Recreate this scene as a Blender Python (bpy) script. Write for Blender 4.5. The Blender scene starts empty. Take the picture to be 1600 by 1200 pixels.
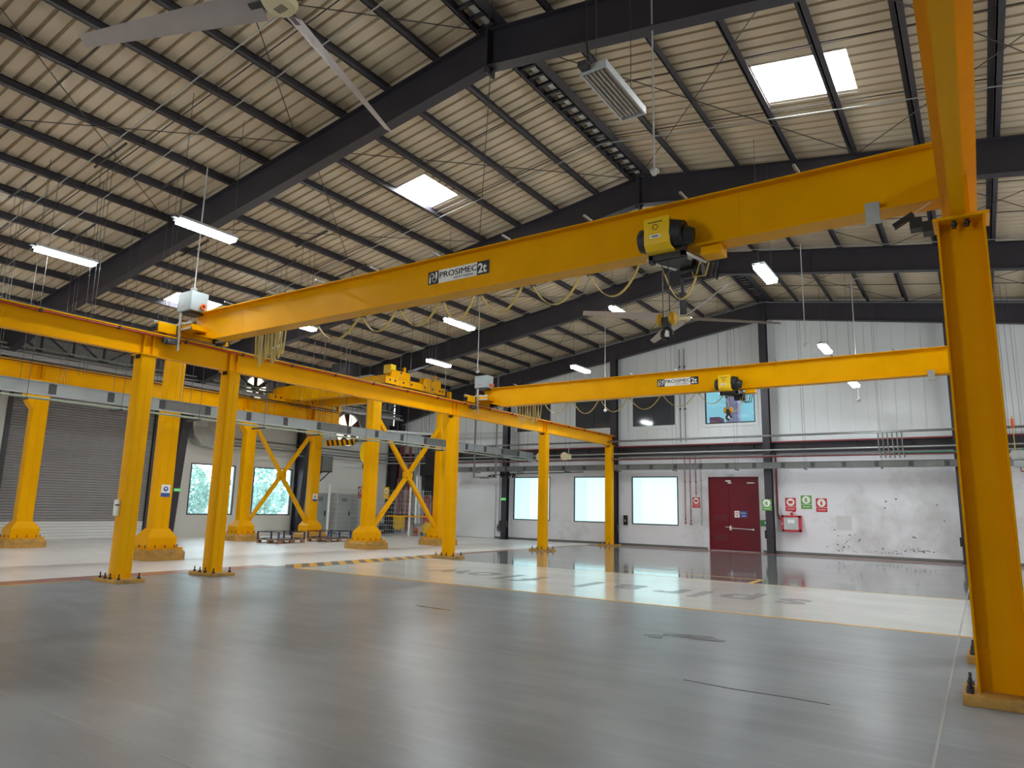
import bpy, bmesh, math, random
from mathutils import Vector, Matrix
random.seed(7)
sc = bpy.context.scene
COL = sc.collection
# ------------------------------------------------------------------ camera
cd = bpy.data.cameras.new('camera'); cam = bpy.data.objects.new('camera', cd); COL.objects.link(cam)
cd.sensor_width = 36.0; cd.lens = 1081.27 / 1600 * 36.0; cd.clip_start = 0.05; cd.clip_end = 400
_r = Vector((0.83116824, 0.55555787, 0.02268945)); _d = Vector((-0.07893344, 0.15828893, -0.98423276)); _f = Vector((-0.55038975, 0.81627205, 0.17541682))
cam.matrix_world = Matrix(((_r.x, -_d.x, -_f.x, 0), (_r.y, -_d.y, -_f.y, 0), (_r.z, -_d.z, -_f.z, 1.65), (0, 0, 0, 1)))
sc.camera = cam
sc.cycles.max_bounces = 8; sc.cycles.diffuse_bounces = 5; sc.cycles.glossy_bounces = 4; sc.cycles.sample_clamp_indirect = 8.0
# ------------------------------------------------------------------ world: bright overcast sky
w = bpy.data.worlds.new('sky'); sc.world = w; w.use_nodes = True
bg = w.node_tree.nodes['Background']; bg.inputs[0].default_value = (0.86, 0.94, 1.0, 1); bg.inputs[1].default_value = 5.0
vs = sc.view_settings
vs.view_transform = 'Standard'; vs.look = 'None'; vs.gamma = 1.0; vs.use_curve_mapping = False; vs.exposure = 0.12
LAMP = 78.0      # radiance of the luminaire diffusers
ADDED_DAYLIGHT = 17.0  # radiance of the unseen windows and door added to brighten the hall
SKYLIGHT = 26.0  # radiance of the daylight panels

# ------------------------------------------------------------------ materials
def S(r, g, b):
    def c(v):
        v /= 255.0
        return v / 12.92 if v <= 0.04045 else ((v + 0.055) / 1.055) ** 2.4
    return (c(r), c(g), c(b), 1)
MATS = {}
def mat(name, col, rough=0.5, metal=0.0, var=0.0, vscale=3.0, bump=0.0, bscale=30.0, emit=0.0, spec=0.5, stretch=None, rvar=0.0, dirt=None, dscale=1.2):
    if name in MATS: return MATS[name]
    m = bpy.data.materials.new(name); m.use_nodes = True; MATS[name] = m
    nt = m.node_tree; N = nt.nodes; L = nt.links; b = N['Principled BSDF']
    b.inputs['Base Color'].default_value = col; b.inputs['Roughness'].default_value = rough; b.inputs['Metallic'].default_value = metal
    b.inputs['Specular IOR Level'].default_value = spec
    if emit:
        b.inputs['Emission Color'].default_value = col; b.inputs['Emission Strength'].default_value = emit
    if var or bump or rvar or dirt:
        tc = N.new('ShaderNodeTexCoord'); mp = N.new('ShaderNodeMapping'); L.new(tc.outputs['Object'], mp.inputs[0])
        if stretch: mp.inputs['Scale'].default_value = stretch
        n = N.new('ShaderNodeTexNoise'); n.inputs['Scale'].default_value = vscale; n.inputs['Detail'].default_value = 6; n.inputs['Roughness'].default_value = 0.6
        L.new(mp.outputs[0], n.inputs['Vector'])
        last = None
        if var:
            mx = N.new('ShaderNodeMix'); mx.data_type = 'RGBA'
            lo = [max(0, c * (1 - var)) for c in col[:3]] + [1]; hi = [min(1, c * (1 + var)) for c in col[:3]] + [1]
            mx.inputs[6].default_value = lo; mx.inputs[7].default_value = hi
            rp = N.new('ShaderNodeMapRange'); rp.inputs[1].default_value = 0.3; rp.inputs[2].default_value = 0.7
            L.new(n.outputs['Fac'], rp.inputs[0]); L.new(rp.outputs[0], mx.inputs[0]); L.new(mx.outputs[2], b.inputs['Base Color']); last = mx.outputs[2]
        if dirt:
            n3 = N.new('ShaderNodeTexNoise'); n3.inputs['Scale'].default_value = dscale; n3.inputs['Detail'].default_value = 8; n3.inputs['Roughness'].default_value = 0.65
            L.new(mp.outputs[0], n3.inputs['Vector'])
            r3 = N.new('ShaderNodeMapRange'); r3.inputs[1].default_value = 0.52; r3.inputs[2].default_value = 0.72; L.new(n3.outputs['Fac'], r3.inputs[0])
            m3 = N.new('ShaderNodeMix'); m3.data_type = 'RGBA'; L.new(r3.outputs[0], m3.inputs[0])
            if last: L.new(last, m3.inputs[6])
            else: m3.inputs[6].default_value = col
            m3.inputs[7].default_value = dirt; L.new(m3.outputs[2], b.inputs['Base Color'])
        if rvar:
            rr = N.new('ShaderNodeMapRange'); rr.inputs[1].default_value = 0.3; rr.inputs[2].default_value = 0.7
            rr.inputs[3].default_value = max(0.02, rough - rvar); rr.inputs[4].default_value = rough + rvar
            L.new(n.outputs['Fac'], rr.inputs[0]); L.new(rr.outputs[0], b.inputs['Roughness'])
        if bump:
            n2 = N.new('ShaderNodeTexNoise'); n2.inputs['Scale'].default_value = bscale; n2.inputs['Detail'].default_value = 4
            L.new(mp.outputs[0], n2.inputs['Vector'])
            bp = N.new('ShaderNodeBump'); bp.inputs['Strength'].default_value = bump; bp.inputs['Distance'].default_value = 0.02
            L.new(n2.outputs['Fac'], bp.inputs['Height']); L.new(bp.outputs[0], b.inputs['Normal'])
    return m
YEL = mat('yellow_paint', S(230, 164, 0), 0.38, var=0.06, vscale=1.3, bump=0.02, bscale=9, rvar=0.06, spec=0.28)
YEL2 = mat('deep_yellow_paint', S(226, 156, 0), 0.4, var=0.05, vscale=1.1, spec=0.25)
for _y in (YEL, YEL2): _y.node_tree.nodes['Principled BSDF'].inputs['Specular Tint'].default_value = (1.0, 0.68, 0.12, 1)
YPED = mat('worn_yellow_concrete', S(186, 142, 66), 0.7, var=0.18, vscale=5, dirt=S(120, 96, 60), dscale=3)
YCOV = mat('hoist_cover_yellow', S(240, 196, 12), 0.4, var=0.03)
BLACK = mat('black_paint', S(30, 29, 32), 0.5, var=0.15)
STEEL = mat('dark_frame_paint', S(50, 47, 54), 0.5, var=0.12, vscale=1.5)
PURL = mat('dark_purlin_paint', S(52, 49, 56), 0.5, var=0.1, vscale=2)
SHEET = mat('cream_roof_sheet', S(206, 190, 164), 0.5, var=0.03, vscale=0.25, spec=0.3)
RODM = mat('rod_steel', S(70, 66, 66), 0.45, metal=0.3)
WIRE = mat('hanger_wire', S(72, 68, 66), 0.5)
GALV = mat('galvanised_steel', S(176, 180, 178), 0.38, metal=0.55, var=0.08, vscale=6)
PIPE = mat('grey_pipe', S(120, 120, 118), 0.35, metal=0.5, var=0.1, vscale=4)
DUCT = mat('grey_bus_duct', S(158, 166, 166), 0.45, metal=0.2, var=0.07, vscale=3)
DUCT2 = mat('dull_bus_duct', S(112, 114, 112), 0.5, metal=0.2, var=0.15, vscale=3)
DGREY = mat('dark_grey_plastic', S(62, 64, 66), 0.5)
GREEN = mat('green_pipe', S(164, 176, 156), 0.35, metal=0.2)
WHITE = mat('white_enamel', S(236, 236, 232), 0.4)
LGREY = mat('light_grey_enamel', S(198, 202, 202), 0.45, var=0.04)
ALU = mat('brushed_aluminium', S(200, 200, 200), 0.33, metal=0.75, var=0.06, vscale=5)
BLADE = mat('fan_blade_grey', S(176, 166, 160), 0.35, metal=0.35, var=0.06)
CREAM = mat('cream_plastic', S(210, 200, 160), 0.5)
RED = mat('red_paint', S(190, 30, 48), 0.4, var=0.06)
REDP = mat('dark_red_pipe', S(140, 40, 44), 0.45)
DOORM = mat('maroon_door_paint', S(108, 8, 28), 0.4, var=0.05, vscale=2, spec=0.25)
DOORL = mat('maroon_door_louvre', S(96, 12, 30), 0.45)
CONDR = mat('red_conductor_rail', S(170, 52, 30), 0.5)
WALLW = mat('white_plaster', S(232, 233, 238), 0.6, var=0.03, vscale=0.6, dirt=S(194, 194, 192), dscale=0.4)
WALLP = mat('white_wall_panel', S(222, 226, 227), 0.45, var=0.025, vscale=0.7)
WALLG = mat('grey_cladding', S(150, 150, 148), 0.6, var=0.06)
WALLL = mat('off_white_wall', S(220, 220, 214), 0.6, var=0.04, vscale=0.5)
BASEB = mat('grey_baseboard', S(112, 110, 106), 0.6)
CABLE = mat('yellow_flat_cable', S(196, 172, 92), 0.55)
BCABLE = mat('black_cable', S(24, 24, 26), 0.5)
ROPE = mat('steel_rope', S(70, 70, 72), 0.4, metal=0.6)
ORNG = mat('orange_plastic', S(226, 96, 30), 0.4)
WOOD = mat('pallet_wood', S(150, 118, 92), 0.7, var=0.2, vscale=5, stretch=(1, 6, 6))
BLUE = mat('blue_steel', S(44, 52, 110), 0.45)
SIGNR = mat('sign_red', S(196, 30, 44), 0.4)
SIGNG = mat('sign_green', S(92, 160, 60), 0.4)
SIGNY = mat('sign_yellow', S(240, 190, 20), 0.4)
SIGNB = mat('sign_blue', S(40, 74, 150), 0.4)
SIGNW = mat('sign_white', S(240, 240, 234), 0.4)
EXITG = mat('exit_green', S(20, 130, 50), 0.4)
EXITL = mat('exit_sign_lit', S(90, 200, 110), 0.4, emit=0.5)
LED = mat('led_diffuser', (0.90, 0.97, 1.0, 1), 0.5, emit=LAMP)
FILLW = mat('daylight_pane', (0.92, 0.96, 1, 1), 0.4, emit=ADDED_DAYLIGHT)  # glowing pane of the added windows and door
LEDW = mat('led_diffuser_warm', (1, 0.98, 0.86, 1), 0.5, emit=LAMP * 0.7)
SKYP = mat('skylight_panel', (0.93, 0.96, 1, 1), 0.5, emit=SKYLIGHT)
LITC = mat('lit_window_film', S(206, 246, 250), 0.3, emit=1.0)
LITC2 = mat('lit_window_film_blue', S(196, 240, 248), 0.3, emit=0.95)
DGLASS = mat('dark_glass', S(72, 75, 80), 0.07, spec=0.6)
TEAL = mat('teal_room_wall', S(160, 194, 200), 0.6, emit=0.3)  # office surfaces glow in place of the room's own lamps
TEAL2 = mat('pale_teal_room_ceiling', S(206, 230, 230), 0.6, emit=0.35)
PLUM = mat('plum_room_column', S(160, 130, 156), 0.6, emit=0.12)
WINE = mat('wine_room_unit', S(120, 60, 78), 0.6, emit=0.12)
TUBE = mat('fluorescent_tube_off', S(170, 162, 152), 0.35)
REFL = mat('lamp_reflector', S(96, 88, 82), 0.35, metal=0.5)
HEDGE = mat('hedge_leaves', S(176, 204, 194), 0.8, var=0.4, vscale=14)
OUTG = mat('outdoor_paving', S(190, 190, 186), 0.8, var=0.1)
OUTW = mat('outdoor_wall', S(200, 206, 206), 0.8, var=0.1)
def glass(name, tint, rough=0.02, opacity=0.12):
    m = bpy.data.materials.new(name); m.use_nodes = True; nt = m.node_tree; N = nt.nodes; L = nt.links
    for x in list(N):
        if x.type != 'OUTPUT_MATERIAL': N.remove(x)
    t = N.new('ShaderNodeBsdfTransparent'); t.inputs[0].default_value = tint
    g = N.new('ShaderNodeBsdfGlossy'); g.inputs['Roughness'].default_value = rough; mx = N.new('ShaderNodeMixShader'); mx.inputs[0].default_value = opacity
    L.new(t.outputs[0], mx.inputs[1]); L.new(g.outputs[0], mx.inputs[2]); L.new(mx.outputs[0], N['Material Output'].inputs[0])
    return m
GLASS = glass('clear_glass', (0.86, 0.95, 0.98, 1))
MESHG = glass('clear_guard_panel', (0.86, 0.87, 0.86, 1), 0.25, 0.10)
def concrete(name, col, rough, var, streak, stain, scr, spec=0.5):
    m = bpy.data.materials.new(name); m.use_nodes = True; nt = m.node_tree; N = nt.nodes; L = nt.links; b = N['Principled BSDF']
    tc = N.new('ShaderNodeTexCoord')
    def noise(scale, detail, st=(1, 1, 1), rot=0.0):
        mp = N.new('ShaderNodeMapping'); mp.inputs['Scale'].default_value = st; mp.inputs['Rotation'].default_value = (0, 0, rot); L.new(tc.outputs['Object'], mp.inputs[0])
        n = N.new('ShaderNodeTexNoise'); n.inputs['Scale'].default_value = scale; n.inputs['Detail'].default_value = detail; n.inputs['Roughness'].default_value = 0.62
        L.new(mp.outputs[0], n.inputs['Vector']); return n.outputs['Fac']
    def rng(f, a, c, lo=0.0, hi=1.0):
        r = N.new('ShaderNodeMapRange'); r.inputs[1].default_value = a; r.inputs[2].default_value = c; r.inputs[3].default_value = lo; r.inputs[4].default_value = hi
        L.new(f, r.inputs[0]); return r.outputs[0]
    def mix(f, a, c):
        x = N.new('ShaderNodeMix'); x.data_type = 'RGBA'; L.new(f, x.inputs[0])
        for s, i in ((a, 6), (c, 7)):
            if isinstance(s, (tuple, list)): x.inputs[i].default_value = s
            else: L.new(s, x.inputs[i])
        return x.outputs[2]
    k = lambda s: tuple(min(1, c * s) for c in col[:3]) + (1,)
    c1 = mix(rng(noise(0.5, 10), 0.36, 0.64), k(1 - var), k(1 + var))
    c2 = mix(rng(noise(1.1, 7, (0.6, 2.6, 1), 0.5), 0.42, 0.7, 0, streak), c1, k(0.7))
    c3 = mix(rng(noise(2.5, 12, (0.3, 3.2, 1), -0.6), 0.52, 0.7, 0, scr * 2), c2, k(1.5))
    c4 = mix(rng(noise(0.22, 5), 0.58, 0.72, 0, stain), c3, (col[0] * 0.84, col[1] * 0.81, col[2] * 0.76, 1))
    L.new(c4, b.inputs['Base Color'])
    L.new(rng(noise(0.6, 1, (1, 2, 1)), 0.3, 0.7, max(0.03, rough - 0.02), rough + 0.03), b.inputs['Roughness'])
    bp = N.new('ShaderNodeBump'); bp.inputs['Strength'].default_value = 0.05; bp.inputs['Distance'].default_value = 0.012
    L.new(noise(2.6, 0, (1, 1.7, 1)), bp.inputs['Height']); L.new(bp.outputs[0], b.inputs['Normal'])
    b.inputs['Specular IOR Level'].default_value = spec
    return m
FL_A = concrete('grey_epoxy_concrete', S(143, 150, 154), 0.31, 0.13, 0.6, 0.4, 0.16, 0.4)
FL_B = concrete('polished_dark_concrete', S(130, 135, 134), 0.07, 0.07, 0.3, 0.2, 0.05, 0.85)
FL_W = concrete('white_floor_paint', S(212, 216, 210), 0.15, 0.03, 0.1, 0.08, 0.0, 0.6)
FL_L = concrete('pale_bare_concrete', S(230, 229, 226), 0.32, 0.06, 0.22, 0.12, 0.05, 0.4)
FL_Y = mat('yellow_floor_line', S(226, 176, 70), 0.3, var=0.1)
FL_R = mat('red_floor_line', S(158, 112, 104), 0.3, var=0.12, vscale=2)
FL_K = mat('dark_floor_stripe', S(104, 100, 104), 0.35, var=0.1)
FL_T = mat('grey_floor_letter', S(150, 152, 152), 0.25, var=0.06)
FL_S = mat('oil_stain', S(92, 92, 92), 0.25, var=0.15)
FL_J = mat('floor_joint', S(166, 167, 165), 0.5)
BOXG = mat('box_grey_paint', S(158, 168, 170), 0.5, var=0.04)
SILV = mat('silver_pipe', S(214, 214, 214), 0.25, metal=0.45)
FL_J2 = mat('floor_crack', S(70, 68, 66), 0.6)

# ------------------------------------------------------------------ mesh building
class MB:
    def __init__(s): s.v = []; s.f = []
    def add(s, vs, fs):
        o = len(s.v); s.v += [tuple(p) for p in vs]; s.f += [tuple(i + o for i in f) for f in fs]; return s
    def box(s, x0, x1, y0, y1, z0, z1):
        return s.add([(x0,y0,z0),(x1,y0,z0),(x1,y1,z0),(x0,y1,z0),(x0,y0,z1),(x1,y0,z1),(x1,y1,z1),(x0,y1,z1)],
                     [(0,3,2,1),(4,5,6,7),(0,1,5,4),(1,2,6,5),(2,3,7,6),(3,0,4,7)])
    def hexa(s, p):  # 4 bottom + 4 top points
        return s.add(p, [(0,3,2,1),(4,5,6,7),(0,1,5,4),(1,2,6,5),(2,3,7,6),(3,0,4,7)])
    def beam(s, p0, p1, w, h, up=(0, 0, 1)):  # box along a line
        p0 = Vector(p0); p1 = Vector(p1); d = (p1 - p0).normalized(); u = Vector(up); r = d.cross(u)
        if r.length < 1e-4: r = d.cross(Vector((0, 1, 0)))
        r.normalize(); u = r.cross(d); a = r * w / 2; b = u * h / 2
        return s.hexa([p0-a-b, p0+a-b, p1+a-b, p1-a-b, p0-a+b, p0+a+b, p1+a+b, p1-a+b])
    def cyl(s, p0, p1, r0, r1=None, n=12, cap=True):
        r1 = r0 if r1 is None else r1
        p0 = Vector(p0); p1 = Vector(p1); d = (p1 - p0).normalized(); a = d.orthogonal().normalized(); b = d.cross(a)
        vs = []
        for p, r in ((p0, r0), (p1, r1)):
            for i in range(n):
                t = 2 * math.pi * i / n; vs.append(p + a * r * math.cos(t) + b * r * math.sin(t))
        fs = [(i, (i + 1) % n, n + (i + 1) % n, n + i) for i in range(n)]
        if cap: fs += [tuple(range(n - 1, -1, -1)), tuple(range(n, 2 * n))]
        return s.add(vs, fs)
    def tube(s, pts, r, n=6):
        pts = [Vector(p) for p in pts]; k = len(pts); vs = []; a = None
        for i, p in enumerate(pts):
            d = (pts[min(i + 1, k - 1)] - pts[max(i - 1, 0)]).normalized()
            if a is None: a = d.orthogonal().normalized()
            a = (a - d * a.dot(d)).normalized(); b = d.cross(a)
            for j in range(n):
                t = 2 * math.pi * j / n; vs.append(p + a * r * math.cos(t) + b * r * math.sin(t))
        fs = [(i*n+j, i*n+(j+1)%n, (i+1)*n+(j+1)%n, (i+1)*n+j) for i in range(k-1) for j in range(n)]
        fs += [tuple(range(n-1, -1, -1)), tuple(range((k-1)*n, k*n))]
        return s.add(vs, fs)
    def prism(s, prof, axis, a0, a1):  # profile of 2-D points swept along an axis
        n = len(prof)
        def P(u, v, t): return {'x': (t, u, v), 'y': (u, t, v), 'z': (u, v, t)}[axis]
        vs = [P(u, v, a0) for u, v in prof] + [P(u, v, a1) for u, v in prof]
        return s.add(vs, [(i, (i+1) % n, n + (i+1) % n, n + i) for i in range(n)] + [tuple(range(n-1, -1, -1)), tuple(range(n, 2*n))])
    def torus(s, c, ax, R, r, n=20, m=8, a0=0.0, a1=2*math.pi):
        c = Vector(c); ax = Vector(ax).normalized(); u = ax.orthogonal().normalized(); v = ax.cross(u)
        full = abs(a1 - a0 - 2*math.pi) < 1e-6; k = n if full else n + 1; vs = []
        for i in range(k):
            t = a0 + (a1 - a0) * i / n; e = u * math.cos(t) + v * math.sin(t)
            for j in range(m):
                q = 2*math.pi*j/m; vs.append(c + e * (R + r * math.cos(q)) + ax * r * math.sin(q))
        return s.add(vs, [(i*m+j, ((i+1) % k)*m+j, ((i+1) % k)*m+(j+1) % m, i*m+(j+1) % m) for i in range(n) for j in range(m)])
    def build(s, name, m, parent=None, org=None, smooth=True, bevel=0.0, label=None, recalc=True):
        o0 = Vector(org) if org is not None else (ORG.get(parent.name, Vector()) if parent else Vector())
        me = bpy.data.meshes.new(name); me.from_pydata([tuple(Vector(p) - o0) for p in s.v], [], s.f); me.update()
        if recalc or bevel:
            bm = bmesh.new(); bm.from_mesh(me)
            if recalc: bmesh.ops.recalc_face_normals(bm, faces=bm.faces)
            if bevel: bmesh.ops.bevel(bm, geom=[e for e in bm.edges if len(e.link_faces) == 2 and e.calc_face_angle(0) > 0.6], offset=bevel, segments=2, affect='EDGES', profile=0.6)
            bm.to_mesh(me); bm.free()
        me.materials.append(m)
        if smooth and len(me.polygons):
            me.polygons.foreach_set('use_smooth', [True] * len(me.polygons)); me.set_sharp_from_angle(angle=math.radians(32))
        ob = bpy.data.objects.new(name, me); COL.objects.link(ob)
        if parent: ob.parent = parent
        else: ob.location = o0
        ORG[ob.name] = o0
        if label: ob['label'] = label
        return ob
ORG = {}
def I(mb, axis, c, zc, a0, a1, w, h, tw, tf, wt=None):
    """I section swept along an axis; c cross position, zc bottom, w bottom flange, wt top flange"""
    wt = wt or w
    prof = [(c-w/2, zc), (c+w/2, zc), (c+w/2, zc+tf), (c+tw/2, zc+tf), (c+tw/2, zc+h-tf), (c+wt/2, zc+h-tf), (c+wt/2, zc+h), (c-wt/2, zc+h), (c-wt/2, zc+h-tf), (c-tw/2, zc+h-tf), (c-tw/2, zc+tf), (c-w/2, zc+tf)]
    return mb.prism(prof, axis, a0, a1)
def thing(name, label, cat, loc=(0, 0, 0), group=None, kind=None):
    o = bpy.data.objects.new(name, None); o.empty_display_size = 0.2; COL.objects.link(o); o.location = loc
    ORG[o.name] = Vector(loc); o['label'] = label
    if cat: o['category'] = cat
    if group: o['group'] = group
    if kind: o['kind'] = kind
    return o
def tag(o, label, cat=None, group=None, kind=None):
    o['label'] = label
    if cat: o['category'] = cat
    if group: o['group'] = group
    if kind: o['kind'] = kind
    return o
def copy_tree(o, loc=None, label=None, parent=None, rotz=None):
    c = o.copy(); COL.objects.link(c); c.parent = parent; ORG[c.name] = Vector(loc) if loc is not None else ORG[o.name]
    if parent is None:
        if loc is not None: c.location = loc
        if label: c['label'] = label
        if rotz is not None: c.rotation_euler.z = rotz
    for ch in o.children: copy_tree(ch, loc, None, c)
    return c
def one(name, m, label, cat, fn, org, group=None, kind=None, bevel=0.0):  # a thing that is a single mesh
    mb = MB(); fn(mb); o = mb.build(name, m, None, org=org, bevel=bevel); return tag(o, label, cat, group, kind)
def textmesh(body, size, name, m, parent, matrix, extrude=0.002, offset=0.0, spacing=1.0, align='LEFT', sx=1.0):
    cu = bpy.data.curves.new('t', 'FONT'); cu.body = body; cu.size = size; cu.extrude = extrude; cu.offset = offset; cu.space_character = spacing; cu.align_x = align; cu.resolution_u = 3
    to = bpy.data.objects.new('t', cu); COL.objects.link(to); bpy.context.view_layer.update()
    me = bpy.data.meshes.new_from_object(to.evaluated_get(bpy.context.evaluated_depsgraph_get()))
    bpy.data.objects.remove(to); bpy.data.curves.remove(cu)
    me.transform(Matrix.Diagonal((sx, 1, 1, 1))); me.transform(matrix); o0 = ORG.get(parent.name, Vector()) if parent else Vector(); me.transform(Matrix.Translation(-o0))
    me.materials.clear(); me.materials.append(m); me.name = name
    ob = bpy.data.objects.new(name, me); COL.objects.link(ob); ob.parent = parent; ORG[ob.name] = o0; return ob
# ================================================================== THE SETTING
XL, XR, YB, YN = -29.5, 14.9, 30.9, -19.0      # hall shell
RX = -7.3                                       # ridge line
FR = [-18.2, -11.2, -4.2, 2.8, 9.8, 17.0, 23.8, 30.6]
def zr(x, z0): return z0 - 0.15 * abs(x - RX)
Z_RB, Z_RT, Z_PB, Z_SH = 10.05, 10.85, 10.85, 11.06
# ---- floor and its markings
fm = MB().box(XL - 0.3, XR + 0.3, YN - 0.3, YB + 0.3, -0.3, 0.0)
floor = tag(fm.build('floor', FL_A, None, smooth=False), 'grey scratched epoxy concrete floor of the hall', kind='structure')
def fpatch(name, m, x0, x1, y0, y1, z=0.002, label=None):
    return MB().box(x0, x1, y0, y1, -0.02, z).build(name, m, floor, smooth=False, label=label)
fpatch('concrete_slab', FL_L, XL, -15.4, YN, YB, 0.0015, 'pale bare concrete slab')
fpatch('polished_slab', FL_B, -15.3, XR, 17.36, 29.6, 0.0015, 'polished dark grey slab')
fpatch('painted_strip', FL_W, -15.0, XR, 12.1, 17.3, 0.0022, 'wide white painted aisle')
fpatch('line_marking', FL_Y, -15.05, XR, 12.02, 12.12, 0.003)
fpatch('line_marking', FL_Y, -9.2, XR, 17.30, 17.37, 0.003)
fpatch('line_marking', FL_Y, -4.80, -4.68, 17.37, 18.5, 0.003)
fpatch('line_marking', FL_Y, -8.6, -4.8, 18.42, 18.5, 0.003)
fpatch('line_marking', FL_R, -15.95, -15.3, YN, 12.0, 0.003, 'faded red walkway line')
fpatch('line_marking', FL_Y, -15.3, -15.24, YN, 7.2, 0.003)
fpatch('line_marking', FL_R, -15.7, -15.2, 17.8, 29.3, 0.003, 'faded red walkway line')
fpatch('line_marking', FL_R, -15.7, XR, 29.6, 30.5, 0.003, 'red band along the back wall')
for i in range(22):
    y = 12.15 + i * 0.26
    MB().add([(-15.6, y + 0.35, 0.0035), (-14.7, y - 0.35, 0.0035), (-14.7, y - 0.09, 0.0035), (-15.6, y + 0.61, 0.0035)], [(0, 1, 2, 3)]).build('hazard_stripe', FL_K if i % 2 == 0 else FL_Y, floor, smooth=False, recalc=False)
def letter(ch, xc):   # lower-case letters painted to be read from the far side
    textmesh(ch, 1.75, 'floor_letter', FL_T, floor, Matrix.Translation((xc, 14.85, 0.003)) @ Matrix.Rotation(math.pi, 4, 'Z'), 0.0005, 0.05, align='CENTER', sx=0.9)
for ch, xc in (('s', -3.15), ('p', -4.15), ('i', -4.9), ('r', -5.5), ('a', -6.55), ('l', -7.4), ('f', -8.9), ('l', -9.6), ('o', -10.45), ('w', -11.45)): letter(ch, xc)
fpatch('expansion_joint', FL_J, -0.42, -0.40, YN, YB, 0.003)
fpatch('expansion_joint', FL_J, -14.8, XR, 2.80, 2.815, 0.003)
MB().tube([(-2.6, 7.03, 0), (-2.1, 6.98, 0), (-1.6, 7.0, 0), (-1.25, 6.98, 0)], 0.006, 4).build('floor_crack', FL_J2, floor)
def blob(cx, cy, rx, ry, n=22, seed=1):
    rnd = random.Random(seed); ph = [rnd.uniform(0, 6.3) for _ in range(4)]; vs = []
    for i in range(n):
        t = 2 * math.pi * i / n; k = 1 + 0.18 * math.sin(2*t + ph[0]) + 0.16 * math.sin(3*t + ph[1]) + 0.1 * math.sin(5*t + ph[2])
        vs.append((cx + rx * k * math.cos(t), cy + ry * k * math.sin(t), 0.0032))
    return MB().add(vs, [tuple(range(n))])
blob(-3.32, 9.42, 0.34, 0.17, seed=3).build('oil_stain', FL_S, floor, smooth=False)
blob(-3.78, 9.15, 0.14, 0.10, seed=5).build('oil_stain', FL_S, floor, smooth=False)
blob(-7.6, 9.1, 0.3, 0.05, seed=8).build('oil_stain', FL_S, floor, smooth=False)

# ---- ceiling: corrugated sheets, purlins, sag rods, skylights
ceil = thing('ceiling', 'cream corrugated roof sheeting on dark purlins', None, (0, 0, 0), kind='structure')
SKY = [(-12.85, -11.72, 12.9, 14.5), (-3.15, -1.43, 12.9, 14.5), (-23.75, -22.6, 12.75, 14.3),
       (-12.85, -11.7, -8.6, -6.6), (-3.1, -1.4, -8.6, -6.6), (4.0, 5.7, 12.9, 14.5), (-21.5, -20.0, -8.6, -6.6)]  # unseen skylights added to light the hall behind and to the right
PER = 7.0 / 24
def sheet(y0, y1, side):
    mb = MB(); n = round((y1 - y0) / PER); p = (y1 - y0) / n
    xe = XL - 0.3 if side < 0 else XR + 0.3
    for i in range(n):
        a = y0 + i * p
        prof = [(a, 0), (a + p*0.74, 0), (a + p*0.79, 0.075), (a + p*0.95, 0.075), (a + p, 0)]
        segs = [(RX, xe)] if side > 0 else [(xe, RX)]
        for sx0, sx1, sy0, sy1 in SKY:
            if sy0 - 0.001 < a + p/2 < sy1:
                ns = []
                for s0, s1 in segs:
                    if sx1 <= s0 or sx0 >= s1: ns.append((s0, s1))
                    else: ns += [(s0, sx0), (sx1, s1)]
                segs = ns
        for s0, s1 in segs:
            vs = []
            for y, h in prof: vs += [(s0, y, zr(s0, Z_SH) + h), (s1, y, zr(s1, Z_SH) + h)]
            mb.add(vs, [(2*k, 2*k+1, 2*k+3, 2*k+2) for k in range(4)])
    return mb.build('roof_sheet', SHEET, ceil, smooth=False, recalc=False)
for b in range(len(FR) - 1):
    for side in (-1, 1): sheet(FR[b] if b else YN - 0.3, FR[b+1] if b < 6 else YB + 0.2, side)
PX = [RX - 0.24, RX + 0.24] + [RX - 1.355 * k for k in range(1, 17)] + [RX + 1.355 * k for k in range(1, 17)]
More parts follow.
